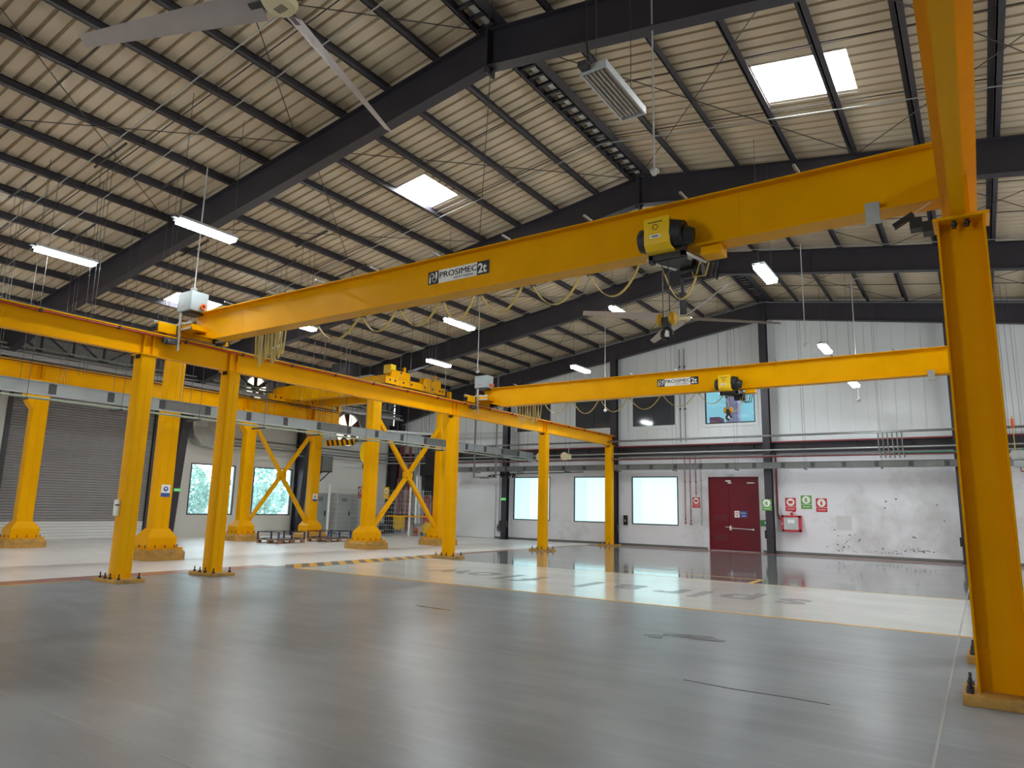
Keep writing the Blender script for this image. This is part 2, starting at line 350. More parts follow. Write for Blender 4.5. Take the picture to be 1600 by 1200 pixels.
for b in range(1, len(FR) - 1):
    y0, y1 = FR[b], FR[b+1]
    for x in PX:
        if x > 4 and b < 5: continue
        s = 1 if x > RX else -1
        zb = zr(x, Z_PB); w_ = 0.11
        mb = MB()      # Z section: web, two flanges
        mb.box(x - 0.012, x + 0.012, y0, y1, zb, zb + 0.21)
        mb.box(x - 0.012, x + (0.2 if 0 < x - RX < 0.5 else w_ if x - RX < -0.5 or x - RX > 0.5 else 0.06), y0, y1, zb, zb + 0.02)
        mb.box(x - w_, x + 0.012, y0, y1, zb + 0.19, zb + 0.21)
        mb.build('purlin', PURL, ceil, smooth=False, recalc=False)
    for fr_ in (0.36, 0.66):
        y = y0 + (y1 - y0) * fr_
        for s in (-1, 1):
            xe = -29.0 if s < 0 else 3.6
            MB().tube([(RX, y, Z_PB + 0.06), (xe, y, zr(xe, Z_PB + 0.06))], 0.014, 5).build('sag_rod', RODM, ceil)
    for x0, x1 in ((-1.75, -7.2), (-7.4, -12.72), (-12.72, -18.1), (-1.75, 3.7)):
        MB().tube([(x0, y0 + 0.2, zr(x0, Z_PB) - 0.02), (x1, y1 - 0.2, zr(x1, Z_PB) - 0.02)], 0.011, 5).build('brace_rod', RODM, ceil)
        MB().tube([(x1, y0 + 0.2, zr(x1, Z_PB) - 0.04), (x0, y1 - 0.2, zr(x0, Z_PB) - 0.04)], 0.011, 5).build('brace_rod', RODM, ceil)
    MB().box(RX - 0.03, RX + 0.1, y0, y1, Z_PB + 0.09, Z_PB + 0.10).build('ridge_flashing', LGREY, ceil, smooth=False)
    for k in range(20):   # ridge cap blocks between the twin ridge purlins
        y = y0 + 0.25 + k * (y1 - y0 - 0.4) / 19
        MB().box(RX - 0.23, RX + 0.23, y, y + 0.07, Z_PB + 0.02, Z_PB + 0.08).build('ridge_spacer', PURL, ceil, smooth=False, recalc=False)
for i, (x0, x1, y0, y1) in enumerate(SKY):
    sk = thing('window_%d' % (20 + i), 'bright roof skylight with a pale curb', None, ((x0+x1)/2, (y0+y1)/2, zr((x0+x1)/2, Z_SH)), kind='structure')
    f = lambda x, h: zr(x, Z_SH) + h
    mb = MB()
    for a, c in (((x0, y0), (x1, y0)), ((x1, y0), (x1, y1)), ((x1, y1), (x0, y1)), ((x0, y1), (x0, y0))):
        mb.add([(a[0], a[1], f(a[0], -0.02)), (c[0], c[1], f(c[0], -0.02)), (c[0], c[1], f(c[0], 0.24)), (a[0], a[1], f(a[0], 0.24))], [(0, 1, 2, 3)])
    mb.build('skylight_curb', WHITE, sk, smooth=False, recalc=False)
    MB().add([(x0, y0, f(x0, 0.23)), (x1, y0, f(x1, 0.23)), (x1, y1, f(x1, 0.23)), (x0, y1, f(x0, 0.23))], [(0, 1, 2, 3)]).build('skylight_pane', SKYP, sk, smooth=False, recalc=False)

# ---- walls
def wall_grid(mb, axis, p0, p1, us, ue, z0, ztop, holes):
    """solid wall between planes p0 (room side) and p1, u range, holes (u0,u1,z0,z1); ztop a function of u"""
    U = sorted(set([us, ue] + [h[0] for h in holes] + [h[1] for h in holes] + ([RX] if us < RX < ue and axis == 'y' else [])))
    for a, c in zip(U[:-1], U[1:]):
        um = (a + c) / 2; hz = sorted([(h[2], h[3]) for h in holes if h[0] < um < h[1]])
        zs = []; z = z0
        for h0, h1 in hz: zs.append((z, h0)); z = h1
        for lo, hi in zs + [(z, None)]:
            za = ztop(a) if hi is None else hi; zc = ztop(c) if hi is None else hi
            if hi is not None and hi - lo < 1e-4: continue
            if axis == 'y': mb.hexa([(a, p0, lo), (c, p0, lo), (c, p1, lo), (a, p1, lo), (a, p0, za), (c, p0, zc), (c, p1, zc), (a, p1, za)])
            else: mb.hexa([(p0, a, lo), (p0, c, lo), (p1, c, lo), (p1, a, lo), (p0, a, za), (p0, c, zc), (p1, c, zc), (p1, a, za)])
LW = [(-20.55, -18.33, 1.02, 3.23), (-16.93, -14.76, 1.02, 3.23), (-13.80, -11.52, 1.0, 3.22)]
UW = [(-20.52, -18.32, 5.58, 7.10), (-16.95, -14.77, 5.58, 7.10), (-13.80, -11.56, 5.57, 7.08), (-10.17, -7.94, 5.57, 7.10)]
DR = (-10.10, -7.92, 0.0, 3.19)
mb = MB(); wall_grid(mb, 'y', YB, YB + 0.25, XL, XR, 0, lambda x: 4.7, LW + [DR])
wall_back = tag(mb.build('wall_back', WALLW, None, smooth=False), 'white plastered back wall with patched paint', kind='structure')
mb = MB(); wall_grid(mb, 'y', YB + 0.05, YB + 0.25, XL, XR, 4.7, lambda x: zr(x, 11.2), UW)
mb.build('upper_wall', WALLP, wall_back, smooth=False)
# cladding panels with grooves between
def rect_minus(r, h):
    x0, x1, z0, z1 = r; a0, a1, b0, b1 = h
    if a1 <= x0 or a0 >= x1 or b1 <= z0 or b0 >= z1: return [r]
    out = []
    if a0 > x0: out.append((x0, a0, z0, z1))
    if a1 < x1: out.append((a1, x1, z0, z1))
    xa, xb = max(x0, a0), min(x1, a1)
    if b0 > z0: out.append((xa, xb, z0, b0))
    if b1 < z1: out.append((xa, xb, b1, z1))
    return out
x = XL
while x < 3.0:
    rs = [(x + 0.006, x + 0.494, 4.72, 99)]
    for h in UW: rs = sum([rect_minus(r, (h[0] - 0.12, h[1] + 0.12, h[2] - 0.12, h[3] + 0.12)) for r in rs], [])
    for r in rs:
        if r[1] - r[0] < 0.03: continue
        t0 = zr(r[0], 10.4) if r[3] > 50 else r[3]; t1 = zr(r[1], 10.4) if r[3] > 50 else r[3]
        MB().hexa([(r[0], YB + 0.028, r[2]), (r[1], YB + 0.028, r[2]), (r[1], YB + 0.06, r[2]), (r[0], YB + 0.06, r[2]),
                   (r[0], YB + 0.028, t0), (r[1], YB + 0.028, t1), (r[1], YB + 0.06, t1), (r[0], YB + 0.06, t0)]).build('wall_panel', WALLP, wall_back, smooth=False)
    x += 0.5
# peeled paint by the foot of the wall
rnd = random.Random(4); mb = MB()
def flake(cx, cz, s):
    n = rnd.randint(5, 7); vs = []
    for i in range(n):
        t = 2 * math.pi * i / n; k = s * rnd.uniform(0.4, 1.2); vs.append((cx + 1.5 * k * math.cos(t), YB - 0.003, cz + k * math.sin(t)))
    mb.add(vs, [tuple(range(n))])
for _ in range(26): flake(rnd.gauss(-4.75, 0.28), rnd.uniform(0.18, 0.9), rnd.uniform(0.012, 0.035))
for _ in range(30): flake(rnd.uniform(-4.4, -2.7), 0.24 + rnd.gauss(0, 0.02), rnd.uniform(0.01, 0.02))
for _ in range(34): flake(rnd.gauss(-2.35, 0.36), 0.3 + abs(rnd.gauss(0, 0.12)), rnd.uniform(0.012, 0.035))
for cx, cz in ((-2.25, 0.88), (-2.2, 0.86), (-4.1, 0.72), (-4.15, 0.66), (-3.1, 2.2), (-2.75, 2.3), (-1.4, 2.1), (-3.15, 1.95), (-1.2, 1.5), (-5.0, 1.05)): flake(cx, cz, 0.035)
o = mb.build('peeled_paint', mat('peeled_plaster', S(120, 118, 116), 0.8), wall_back, smooth=False, recalc=False); o['kind'] = 'stuff'
mb = MB().box(-4.92, -4.35, YB - 0.012, YB, 1.05, 1.62); mb.build('patched_plaster', mat('patch_plaster', S(212, 212, 212), 0.7), wall_back)
bb = MB().box(XL + 4.5, -10.2, YB - 0.02, YB, 0, 0.11).box(-7.82, XR, YB - 0.02, YB, 0, 0.11).build('baseboard_back', BASEB); tag(bb, 'grey skirting strip along the back wall', kind='structure')
# left wall
SH = (10.75, 16.15, 0.0, 5.78)
WW = [(18.02, 20.3, 1.0, 3.3), (21.32, 23.62, 1.0, 3.32)]
FANS = [(21.0, 7.2, 0.62), (27.2, 5.75, 0.95)]
mb = MB(); wall_grid(mb, 'x', XL, XL - 0.25, YN, YB, 0, lambda y: 5.9, WW + [SH])
wall_left = tag(mb.build('wall_left', WALLL, None, smooth=False), 'off-white left side wall with windows and shutter', kind='structure')
mb = MB(); wall_grid(mb, 'x', XL, XL - 0.25, YN, YB, 5.9, lambda y: 7.9, []); mb.build('upper_cladding', WALLG, wall_left, smooth=False)
for y in range(0, 30):   # vertical cladding joints
    MB().box(XL, XL + 0.012, y + 0.4, y + 0.43, 5.9, 7.8).build('cladding_joint', WALLG, wall_left, smooth=False, recalc=False)
RW = [(y, y + 4.2, 1.0, 3.7) for y in (9.5, 15.2, 20.9)]  # unseen windows added to light the yellow steel from the right
mb = MB(); wall_grid(mb, 'x', XR, XR + 0.25, YN, YB, 0, lambda y: 8.0, RW)
tag(mb.build('wall_right', WALLL, None, smooth=False), 'off-white right side wall with daylight windows', kind='structure')
for i, (a, c, z0, z1) in enumerate(RW):
    t = thing('window_%d' % (10 + i), 'frosted daylight window in the right side wall, bay %d' % (i + 1), None, (XR, (a+c)/2, z0), kind='structure')
    mb = MB()
    for r in ((a, c, z1 - 0.06, z1), (a, c, z0, z0 + 0.06), (a, a + 0.06, z0, z1), (c - 0.06, c, z0, z1), ((a+c)/2 - 0.03, (a+c)/2 + 0.03, z0, z1)): mb.box(XR - 0.02, XR + 0.06, r[0], r[1], r[2], r[3])
    mb.build('window_frame', DGREY, t, smooth=False)
    MB().box(XR + 0.02, XR + 0.03, a + 0.06, c - 0.06, z0 + 0.06, z1 - 0.06).build('window_pane', FILLW, t, smooth=False)
FD = [(-20.0, -15.0, 0.0, 4.8)]  # unseen glowing door added for light from behind the camera
mb = MB(); wall_grid(mb, 'y', YN, YN - 0.25, XL, XR, 0, lambda x: 11.3, FD)
tag(mb.build('wall_front', WALLL, None, smooth=False), 'off-white front wall with translucent doors', kind='structure')
for i, (a, c, z0, z1) in enumerate(FD):
    t = thing('door_%d' % (4 + i), 'translucent sectional loading door in the front wall, bay %d' % (i + 1), None, ((a+c)/2, YN, 0), kind='structure')
    for k in range(4): MB().box(a + 0.05, c - 0.05, YN - 0.1, YN - 0.06, 0.04 + k * 1.2, 1.16 + k * 1.2).build('door_section', FILLW, t, smooth=False)
    MB().box(a, a + 0.08, YN - 0.12, YN + 0.05, 0, 4.8).box(c - 0.08, c, YN - 0.12, YN + 0.05, 0, 4.8).build('guide_rail', GALV, t, smooth=False)
# windows in the back wall
def window(n, x0, x1, z0, z1, pane, label, fm_=BLACK, fw=0.05, yo=0.0):
    t = thing('window_%d' % n, label, None, ((x0+x1)/2, YB, z0), kind='structure')
    y0, y1 = YB - 0.02 + yo, YB + 0.06 + yo
    MB().box(x0, x1, y0, y1, z1 - fw, z1).box(x0, x1, y0, y1, z0, z0 + fw).box(x0, x0 + fw, y0, y1, z0 + fw, z1 - fw).box(x1 - fw, x1, y0, y1, z0 + fw, z1 - fw).build('window_frame', fm_, t, smooth=False)
    if pane: MB().box(x0 + fw, x1 - fw, YB + 0.03 + yo, YB + 0.04 + yo, z0 + fw, z1 - fw).build('window_pane', pane, t, smooth=False)
    return t
for i, (a, c, z0, z1) in enumerate(LW):
    t = window(1 + i, a, c, z0, z1, LITC, ('back-lit frosted window partly hidden by the third slim column', 'back-lit frosted window between the two farthest slim columns', 'back-lit frosted window nearest the maroon door')[i], fw=0.045)
    xs = ((a + 0.05, a + 1.0), (a + 0.05, a + 0.72), (a + 0.05, a + 0.5))[i]
    MB().box(xs[0], xs[1], YB + 0.026, YB + 0.03, z0 + 0.05, z1 - 0.05).build('film_strip', LITC2, t, smooth=False)
for i, (a, c, z0, z1) in enumerate(UW):
    t = window(4 + i, a, c, z0, z1, DGLASS if i < 3 else None, ('dark upper window above the crane runway', 'dark upper window left of the middle wall post', 'dark upper window right of the middle wall post', 'lit teal upper window of an office')[i], BLACK if i == 3 else WALLP, 0.05, 0.03)
    mb = MB(); g = 0.13
    for r in ((a - g, c + g, z1, z1 + g), (a - g, c + g, z0 - g, z0), (a - g, a, z0, z1), (c, c + g, z0, z1)): mb.box(r[0], r[1], YB - 0.01, YB + 0.06, r[2], r[3])
    mb.build('window_casing', WALLP, t, smooth=False)
    if i < 3: MB().box((a+c)/2 - 0.012, (a+c)/2 + 0.012, YB + 0.045, YB + 0.062, z0 + 0.05, z1 - 0.05).build('window_mullion', BLACK, t, smooth=False)
    else:   # the office behind the lit window
        MB().box(a + 0.05, c - 0.05, YB + 0.1, YB + 0.11, z0 + 0.05, z1 - 0.05).build('window_pane', GLASS, t, smooth=False)
        MB().box(a - 4.6, c + 2.6, YB + 3.0, YB + 3.1, z0 - 0.5, z1 + 1.5).build('office_wall', TEAL, t, smooth=False)
        MB().hexa([(a - 4.6, YB + 0.3, z0 - 0.1), (c + 2.6, YB + 0.3, z0 - 0.1), (c + 2.6, YB + 3, z0 - 0.1), (a - 4.6, YB + 3, z0 - 0.1), (a - 4.6, YB + 0.3, z0), (c + 2.6, YB + 0.3, z0), (c + 2.6, YB + 3, z0), (a - 4.6, YB + 3, z0)]).build('office_floor', TEAL2, t, smooth=False)
        MB().box(a - 4.6, c + 2.6, YB + 0.3, YB + 3, z1 + 1.3, z1 + 1.4).build('office_ceiling', TEAL2, t, smooth=False)
        MB().box(a + 0.55, a + 1.1, YB + 1.4, YB + 1.8, z0, z1 + 1.3).build('office_column', PLUM, t, smooth=False)
        MB().box(a - 0.25, a + 0.2, YB + 1.4, YB + 2.2, z0, z0 + 0.5).build('office_unit', WINE, t, smooth=False)
        MB().box(a + 1.5, a + 1.7, YB + 2.0, YB + 2.9, z0, z0 + 0.4).build('office_unit', TEAL, t, smooth=False)
# windows in the left wall with the yard outside
for i, (a, c, z0, z1) in enumerate(WW):
    t = thing('window_%d' % (8 + i), ('yard window beside the dark tapered wall column', 'yard window behind the yellow cross brace')[i], None, (XL, (a+c)/2, z0), kind='structure')
    mb = MB(); fw = 0.05
    for r in ((a, c, z1 - fw, z1), (a, c, z0, z0 + fw), (a, a + fw, z0 + fw, z1 - fw), (c - fw, c, z0 + fw, z1 - fw)): mb.box(XL - 0.06, XL + 0.02, r[0], r[1], r[2], r[3])
    mb.build('window_frame', DGREY, t, smooth=False)
    MB().box(XL - 0.03, XL - 0.02, a + fw, c - fw, z0 + fw, z1 - fw).build('window_pane', GLASS, t, smooth=False)
tag(MB().box(-60, XL - 0.3, 4, 44, -0.12, -0.02).build('trim_1', OUTG, smooth=False), 'pale paving of the yard outside', kind='structure')
rnd = random.Random(11)
def leafblob(m, c, r, n):
    for _ in range(n):
        d = Vector((rnd.gauss(0, 1), rnd.gauss(0, 1), rnd.gauss(0, 1))).normalized() * r * rnd.uniform(0.75, 1.05)
        p = Vector(c) + d; a = Vector((rnd.gauss(0, 1), rnd.gauss(0, 1), rnd.gauss(0, 1))).normalized() * 0.16; b = a.orthogonal().normalized() * 0.11
        m.add([p - a, p - b, p + a, p + b], [(0, 1, 2, 3)])
for i, (y, r, h) in enumerate(((19.5, 1.1, 1.9), (22.0, 1.2, 2.3), (24.6, 1.1, 1.8), (27.0, 1.3, 2.4), (30.0, 1.2, 2.0))):
    t = thing('yard_shrub', ('shrub outside left end of the first yard window', 'tall shrub seen through the first yard window', 'low shrub between the yard windows', 'tallest shrub seen through the second yard window', 'shrub outside behind the yellow brace')[i], 'shrub', (-36, y, 0), 'shrubs in the yard')
    MB().cyl((-36, y, 0), (-36, y, h), 0.07, 0.04).build('stem', WOOD, t)
    m_ = MB(); leafblob(m_, (-36, y, h), r, 420); leafblob(m_, (-36, y, h - 0.8), r * 0.9, 260); m_.build('foliage', HEDGE, t, smooth=False, recalc=False)
t = thing('yard_wall', 'pale boundary wall across the yard', 'wall', (-42, 26, 0)); MB().box(-42.2, -42, 10, 44, 0, 2.3).build('wall_body', OUTW, t); MB().box(-42.25, -41.95, 10, 44, 2.3, 2.4).build('coping', OUTG, t)
# ---- maroon door
d = thing('door_1', 'maroon steel double door with panic bar', None, (-9.01, YB, 0), kind='structure')
x0, x1, z0, z1 = DR; xm = -9.22
MB().box(x0, x0 + 0.06, YB - 0.03, YB + 0.1, 0, z1).box(x1 - 0.06, x1, YB - 0.03, YB + 0.1, 0, z1).box(x0, x1, YB - 0.03, YB + 0.1, z1 - 0.06, z1).build('door_frame', DOORM, d, smooth=False)
MB().box(x0, x1, YB - 0.01, YB + 0.12, 0, 0.02).build('threshold', LGREY, d)
MB().box(x0, x1, YB + 0.12, YB + 0.14, 0, z1).build('door_backing', DOORL, d, smooth=False)  # added plate, keeps sky light out of the gap between leaves
l1 = MB().box(x0 + 0.065, xm - 0.006, YB + 0.0, YB + 0.05, 0.03, z1 - 0.065).build('door_leaf', DOORM, d)
l2 = MB().box(xm + 0.006, x1 - 0.065, YB + 0.0, YB + 0.05, 0.03, z1 - 0.065).build('door_leaf', DOORM, d)
for lz in (0.42, 1.28):
    for k in range(6 if lz < 2 else 4):
        MB().hexa([(x0 + 0.2, YB - 0.012, lz + k*0.045), (xm - 0.15, YB - 0.012, lz + k*0.045), (xm - 0.15, YB, lz + k*0.045 + 0.01), (x0 + 0.2, YB, lz + k*0.045 + 0.01),
                   (x0 + 0.2, YB - 0.010, lz + k*0.045 + 0.012), (xm - 0.15, YB - 0.010, lz + k*0.045 + 0.012), (xm - 0.15, YB, lz + k*0.045 + 0.03), (x0 + 0.2, YB, lz + k*0.045 + 0.03)]).build('louvre_slat', DOORL, l1, smooth=False)
MB().cyl((xm + 0.02, YB - 0.09, 0.98), (x1 - 0.25, YB - 0.09, 0.94), 0.022).box(x1 - 0.3, x1 - 0.24, YB - 0.1, YB, 0.9, 0.98).build('panic_bar', ALU, l2)
MB().box(xm + 0.02, xm + 0.12, YB - 0.1, YB, 0.88, 1.08).build('latch_case', ALU, l2, bevel=0.01)
MB().cyl((xm - 0.16, YB - 0.05, 1.02), (xm + 0.0, YB - 0.05, 1.0), 0.018).cyl((xm - 0.05, YB - 0.05, 1.01), (xm - 0.05, YB, 1.01), 0.03).build('lever_handle', ALU, l1)
MB().box(xm - 0.1, xm + 0.12, YB - 0.06, YB, 2.98, 3.04).box(xm, xm + 0.16, YB - 0.07, YB - 0.02, 2.9, 2.95).build('door_closer', WHITE, l2)
MB().box(x1 - 0.48, x1 - 0.16, YB - 0.05, YB, 2.9, 2.95).build('door_closer', WHITE, l2)
MB().box(-8.98, -8.77, YB - 0.012, YB, 1.44, 1.72).build('notice', SIGNW, l2); MB().box(-8.93, -8.82, YB - 0.016, YB - 0.012, 1.5, 1.66).build('notice_mark', SIGNR, l2)
MB().box(-8.91, -8.84, YB - 0.018, YB - 0.016, 1.53, 1.63).build('notice_mark', SIGNW, l2)
MB().box(-8.75, -8.44, YB - 0.012, YB, 1.44, 1.72).build('notice', SIGNB, l2); MB().box(-8.72, -8.5, YB - 0.016, YB - 0.012, 1.62, 1.64).box(-8.66, -8.5, YB - 0.016, YB - 0.012, 1.5, 1.52).build('notice_mark', SIGNW, l2)

# ---- dark portal frames
def frame_tree(y, gable=False):
    t = thing('portal_frame', 'x', 'roof frame', (RX, y, 0))
    for s in (-1, 1):
        xe = -29.1 if s < 0 else 14.6; xk = xe - s * 5.0
        st = [(RX, Z_RB, Z_RT), (xk, zr(xk, Z_RB) - 0.05, zr(xk, Z_RT)), (xe, zr(xe, Z_RB) - 0.5, zr(xe, Z_RT))]
        mb = MB()
        for (a, ab, at_), (c, cb, ct) in zip(st[:-1], st[1:]):
            mb.hexa([(a, y - 0.006, ab), (c, y - 0.006, cb), (c, y + 0.006, cb), (a, y + 0.006, ab), (a, y - 0.006, at_), (c, y - 0.006, ct), (c, y + 0.006, ct), (a, y + 0.006, at_)])
            for b0, b1, dz in ((ab, cb, 0.0), (at_ - 0.02, ct - 0.02, 0.0)):
                mb.hexa([(a, y - 0.13, b0), (c, y - 0.13, b1), (c, y + 0.13, b1), (a, y + 0.13, b0), (a, y - 0.13, b0 + 0.02), (c, y - 0.13, b1 + 0.02), (c, y + 0.13, b1 + 0.02), (a, y + 0.13, b0 + 0.02)])
        mb.build('rafter', STEEL, t, smooth=False)
        xo = -29.35 if s < 0 else 14.75; top = zr(xe, Z_RB) - 0.45
        cm = MB(); wb, wt_ = 0.38, 0.95
        pr_ = [(xo, 0.02), (xo - s * wb, 0.02), (xo - s * wt_, top), (xo, top)]
        cm.prism([(u, v) for u, v in pr_], 'y', y - 0.006, y + 0.006)
        for (ua, va), (ub, vb) in (((xo, 0.02), (xo, top)), ((xo - s*wb, 0.02), (xo - s*wt_, top))):
            e = 0.02 * s
            cm.hexa([(ua, y - 0.17, va), (ua - e, y - 0.17, va), (ua - e, y + 0.17, va), (ua, y + 0.17, va), (ub, y - 0.17, vb), (ub - e, y - 0.17, vb), (ub - e, y + 0.17, vb), (ub, y + 0.17, vb)])
        cm.box(min(xo, xo - s*0.45), max(xo, xo - s*0.45), y - 0.18, y + 0.18, 0, 0.02)
        cm.build('frame_column', STEEL, t, smooth=False)
    MB().box(RX - 0.025, RX + 0.025, y - 0.14, y + 0.14, Z_RB - 0.14, Z_RT + 0.02).build('apex_plate', STEEL, t, smooth=False)
    MB().add([(RX - 0.16, y - 0.006, Z_RB), (RX + 0.16, y - 0.006, Z_RB), (RX, y - 0.006, Z_RB - 0.16), (RX - 0.16, y + 0.006, Z_RB), (RX + 0.16, y + 0.006, Z_RB), (RX, y + 0.006, Z_RB - 0.16)], [(0, 2, 1), (3, 4, 5), (0, 1, 4, 3), (1, 2, 5, 4), (2, 0, 3, 5)]).build('apex_gusset', STEEL, t, smooth=False)
    return t
base_fr = frame_tree(9.8); base_fr['label'] = 'nearest dark portal frame crossing the top of the picture'
for y, lb in ((2.8, 'dark portal frame overhead just behind the near ceiling fan'), (17.0, 'second dark portal frame, behind the near crane girder'), (23.8, 'third dark portal frame, above the far ceiling fan'), (30.6, 'dark gable portal frame against the back wall'), (-4.2, 'dark portal frame behind the camera')):
    copy_tree(base_fr, (RX, y, 0), lb)
# wall posts of the gable
for x, lb in ((-20.8, 'dark wall post left of the back-lit windows'), (-14.5, 'dark wall post behind the last slim column'), (-7.38, 'dark wall post right of the maroon door'), (-0.55, 'dark wall post behind the tall near column'), (6.3, 'dark wall post at the right of the gable')):
    top = zr(x, Z_RB) - 0.01
    t = thing('wall_post', lb, 'post', (x, 30.45, 0), 'gable wall posts')
    mb = MB().box(x - 0.15, x + 0.15, 30.30, 30.32, 0.02, top).box(x - 0.15, x + 0.15, 30.58, 30.6, 0.02, top).box(x - 0.008, x + 0.008, 30.32, 30.58, 0.02, top)
    mb.build('post_shaft', STEEL, t, smooth=False)
    MB().box(x - 0.22, x + 0.22, 30.25, 30.65, 0, 0.02).build('base_plate', STEEL, t, smooth=False)
    for s in (-1, 1): MB().box(x + s * 0.16 - 0.05, x + s * 0.16 + 0.05, 30.28, 30.42, 0.62, 0.95).build('sensor_box', BLACK, t, bevel=0.01)
# dark girt along the back wall
t = thing('wall_girt', 'long dark steel girt across the back wall', 'beam', (-7.3, 30.72, 4.17))
I(MB(), 'x', 30.74, 4.17, XL + 0.1, XR - 0.1, 0.2, 0.44, 0.012, 0.02).build('girt_beam', STEEL, t, smooth=False)
for x in range(-28, 4, 2): MB().box(x - 0.01, x + 0.01, 30.64, 30.74, 4.19, 4.59).build('stiffener', STEEL, t, smooth=False)
# lattice eave trusses along the left wall
for i, (a, c) in enumerate(((2.8, 9.8), (9.8, 16.8), (16.8, 23.8), (23.8, 30.6))):
    t = thing('eave_truss', ('eave lattice truss left of the shutter door', 'eave lattice truss above the roller shutter', 'eave lattice truss above the yard windows', 'eave lattice truss by the corner fence')[i], 'truss', (-28.6, (a+c)/2, 6.3), 'eave trusses')
    MB().beam((-28.6, a + 0.15, 6.9), (-28.6, c - 0.15, 6.9), 0.1, 0.1).build('bottom_chord', STEEL, t, smooth=False)
    MB().beam((-28.6, a + 0.15, 7.7), (-28.6, c - 0.15, 7.7), 0.1, 0.1).build('top_chord', STEEL, t, smooth=False)
    n = 6; st = (c - a - 0.3) / n
    for k in range(n):
        ya = a + 0.15 + k * st
        MB().beam((-28.6, ya + st, 6.9), (-28.6, ya + st, 7.7), 0.07, 0.07, (0, 1, 0)).build('web_post', STEEL, t, smooth=False)
        z_ = (7.7, 6.9) if k < n / 2 else (6.9, 7.7)
        MB().beam((-28.6, ya, z_[0]), (-28.6, ya + st, z_[1]), 0.06, 0.06).build('web_diagonal', STEEL, t, smooth=False)
# roller shutter
t = thing('door_2', 'tall grey roller shutter door with white bottom slats', None, (XL, 13.45, 0), kind='structure')
def curtain(z0, z1, m):
    mb = MB(); n = int((z1 - z0) / 0.1); p = (z1 - z0) / n; pts = []
    for i in range(n):
        for q, dx in ((0.0, 0.0), (0.16, 0.022), (0.5, 0.036), (0.84, 0.022)): pts.append((z0 + (i + q) * p, dx))
    pts.append((z1, 0))
    vs = []
    for z, dx in pts: vs += [(XL - 0.1 + dx, SH[0], z), (XL - 0.1 + dx, SH[1], z)]
    mb.add(vs, [(2*k, 2*k+1, 2*k+3, 2*k+2) for k in range(len(pts) - 1)])
    return mb.build('shutter_curtain', m, t, smooth=False, recalc=False)
curtain(0.72, 5.78, mat('shutter_grey', S(146, 144, 144), 0.45, metal=0.2, var=0.05)); curtain(0.03, 0.72, mat('shutter_white', S(220, 222, 220), 0.45))
MB().box(XL - 0.12, XL - 0.05, SH[0], SH[1], 0, 0.05).build('bottom_bar', ALU, t)
for y in (SH[0] - 0.16, SH[1]): MB().box(XL - 0.14, XL + 0.05, y, y + 0.16, 0, 5.78).build('guide_rail', DGREY, t, smooth=False)
MB().box(XL - 0.05, XL + 0.5, SH[0] - 0.1, SH[1] + 0.1, 5.78, 6.35).build('shutter_hood', DGREY, t, bevel=0.03)
# round exhaust fans in the left wall
for i, (y, z, r) in enumerate(FANS):
    t = thing('exhaust_fan', ('round exhaust fan showing daylight above the yard windows', 'large round exhaust fan showing daylight near the corner')[i], 'exhaust fan', (XL, y, z), 'wall exhaust fans')
    MB().torus((XL + 0.03, y, z), (1, 0, 0), r, 0.06, 32, 8).build('fan_ring', LGREY, t)
    MB().cyl((XL + 0.005, y, z), (XL + 0.015, y, z), r, n=32).build('daylight_disc', mat('fan_daylight', S(244, 240, 222), 0.5, emit=1.1), t)
    for k in range(5):
        a = 2 * math.pi * k / 5 + 0.5; ca, sa = math.cos(a), math.sin(a)
        P = lambda rr, tt, dx: (XL + 0.05 + dx, y + rr * ca - tt * sa, z + rr * sa + tt * ca)
        MB().hexa([P(0.1, -0.05, 0), P(r*0.95, -0.14*r/0.6, 0), P(r*0.95, 0.14*r/0.6, 0.03), P(0.1, 0.05, 0.03), P(0.1, -0.05, 0.01), P(r*0.95, -0.14*r/0.6, 0.01), P(r*0.95, 0.14*r/0.6, 0.04), P(0.1, 0.05, 0.04)]).build('fan_blade', mat('maroon_fan_blade', S(96, 40, 40), 0.5), t)
    MB().cyl((XL + 0.03, y, z), (XL + 0.12, y, z), 0.12).build('fan_hub', DGREY, t)
# ================================================================== CRANE RUNWAYS, COLUMNS AND CRANES
def cbox(mb, cx, cy, dx, dy, z0, z1, r=0.04):   # box section with rounded corners
    prof = []
    for sx, sy, a0 in ((1, 1, 0), (-1, 1, 90), (-1, -1, 180), (1, -1, 270)):
        for k in range(4):
            a = math.radians(a0 + 30 * k); prof.append((cx + sx * (dx/2 - r) + r * math.cos(a), cy + sy * (dy/2 - r) + r * math.sin(a)))
    return mb.prism(prof, 'z', z0, z1)
def anchor(t, x, y, z):
    MB().cyl((x, y, z), (x, y, z + 0.035), 0.032, n=6).cyl((x, y, z + 0.035), (x, y, z + 0.11), 0.014, n=6).build('anchor_bolt', BLACK, t)
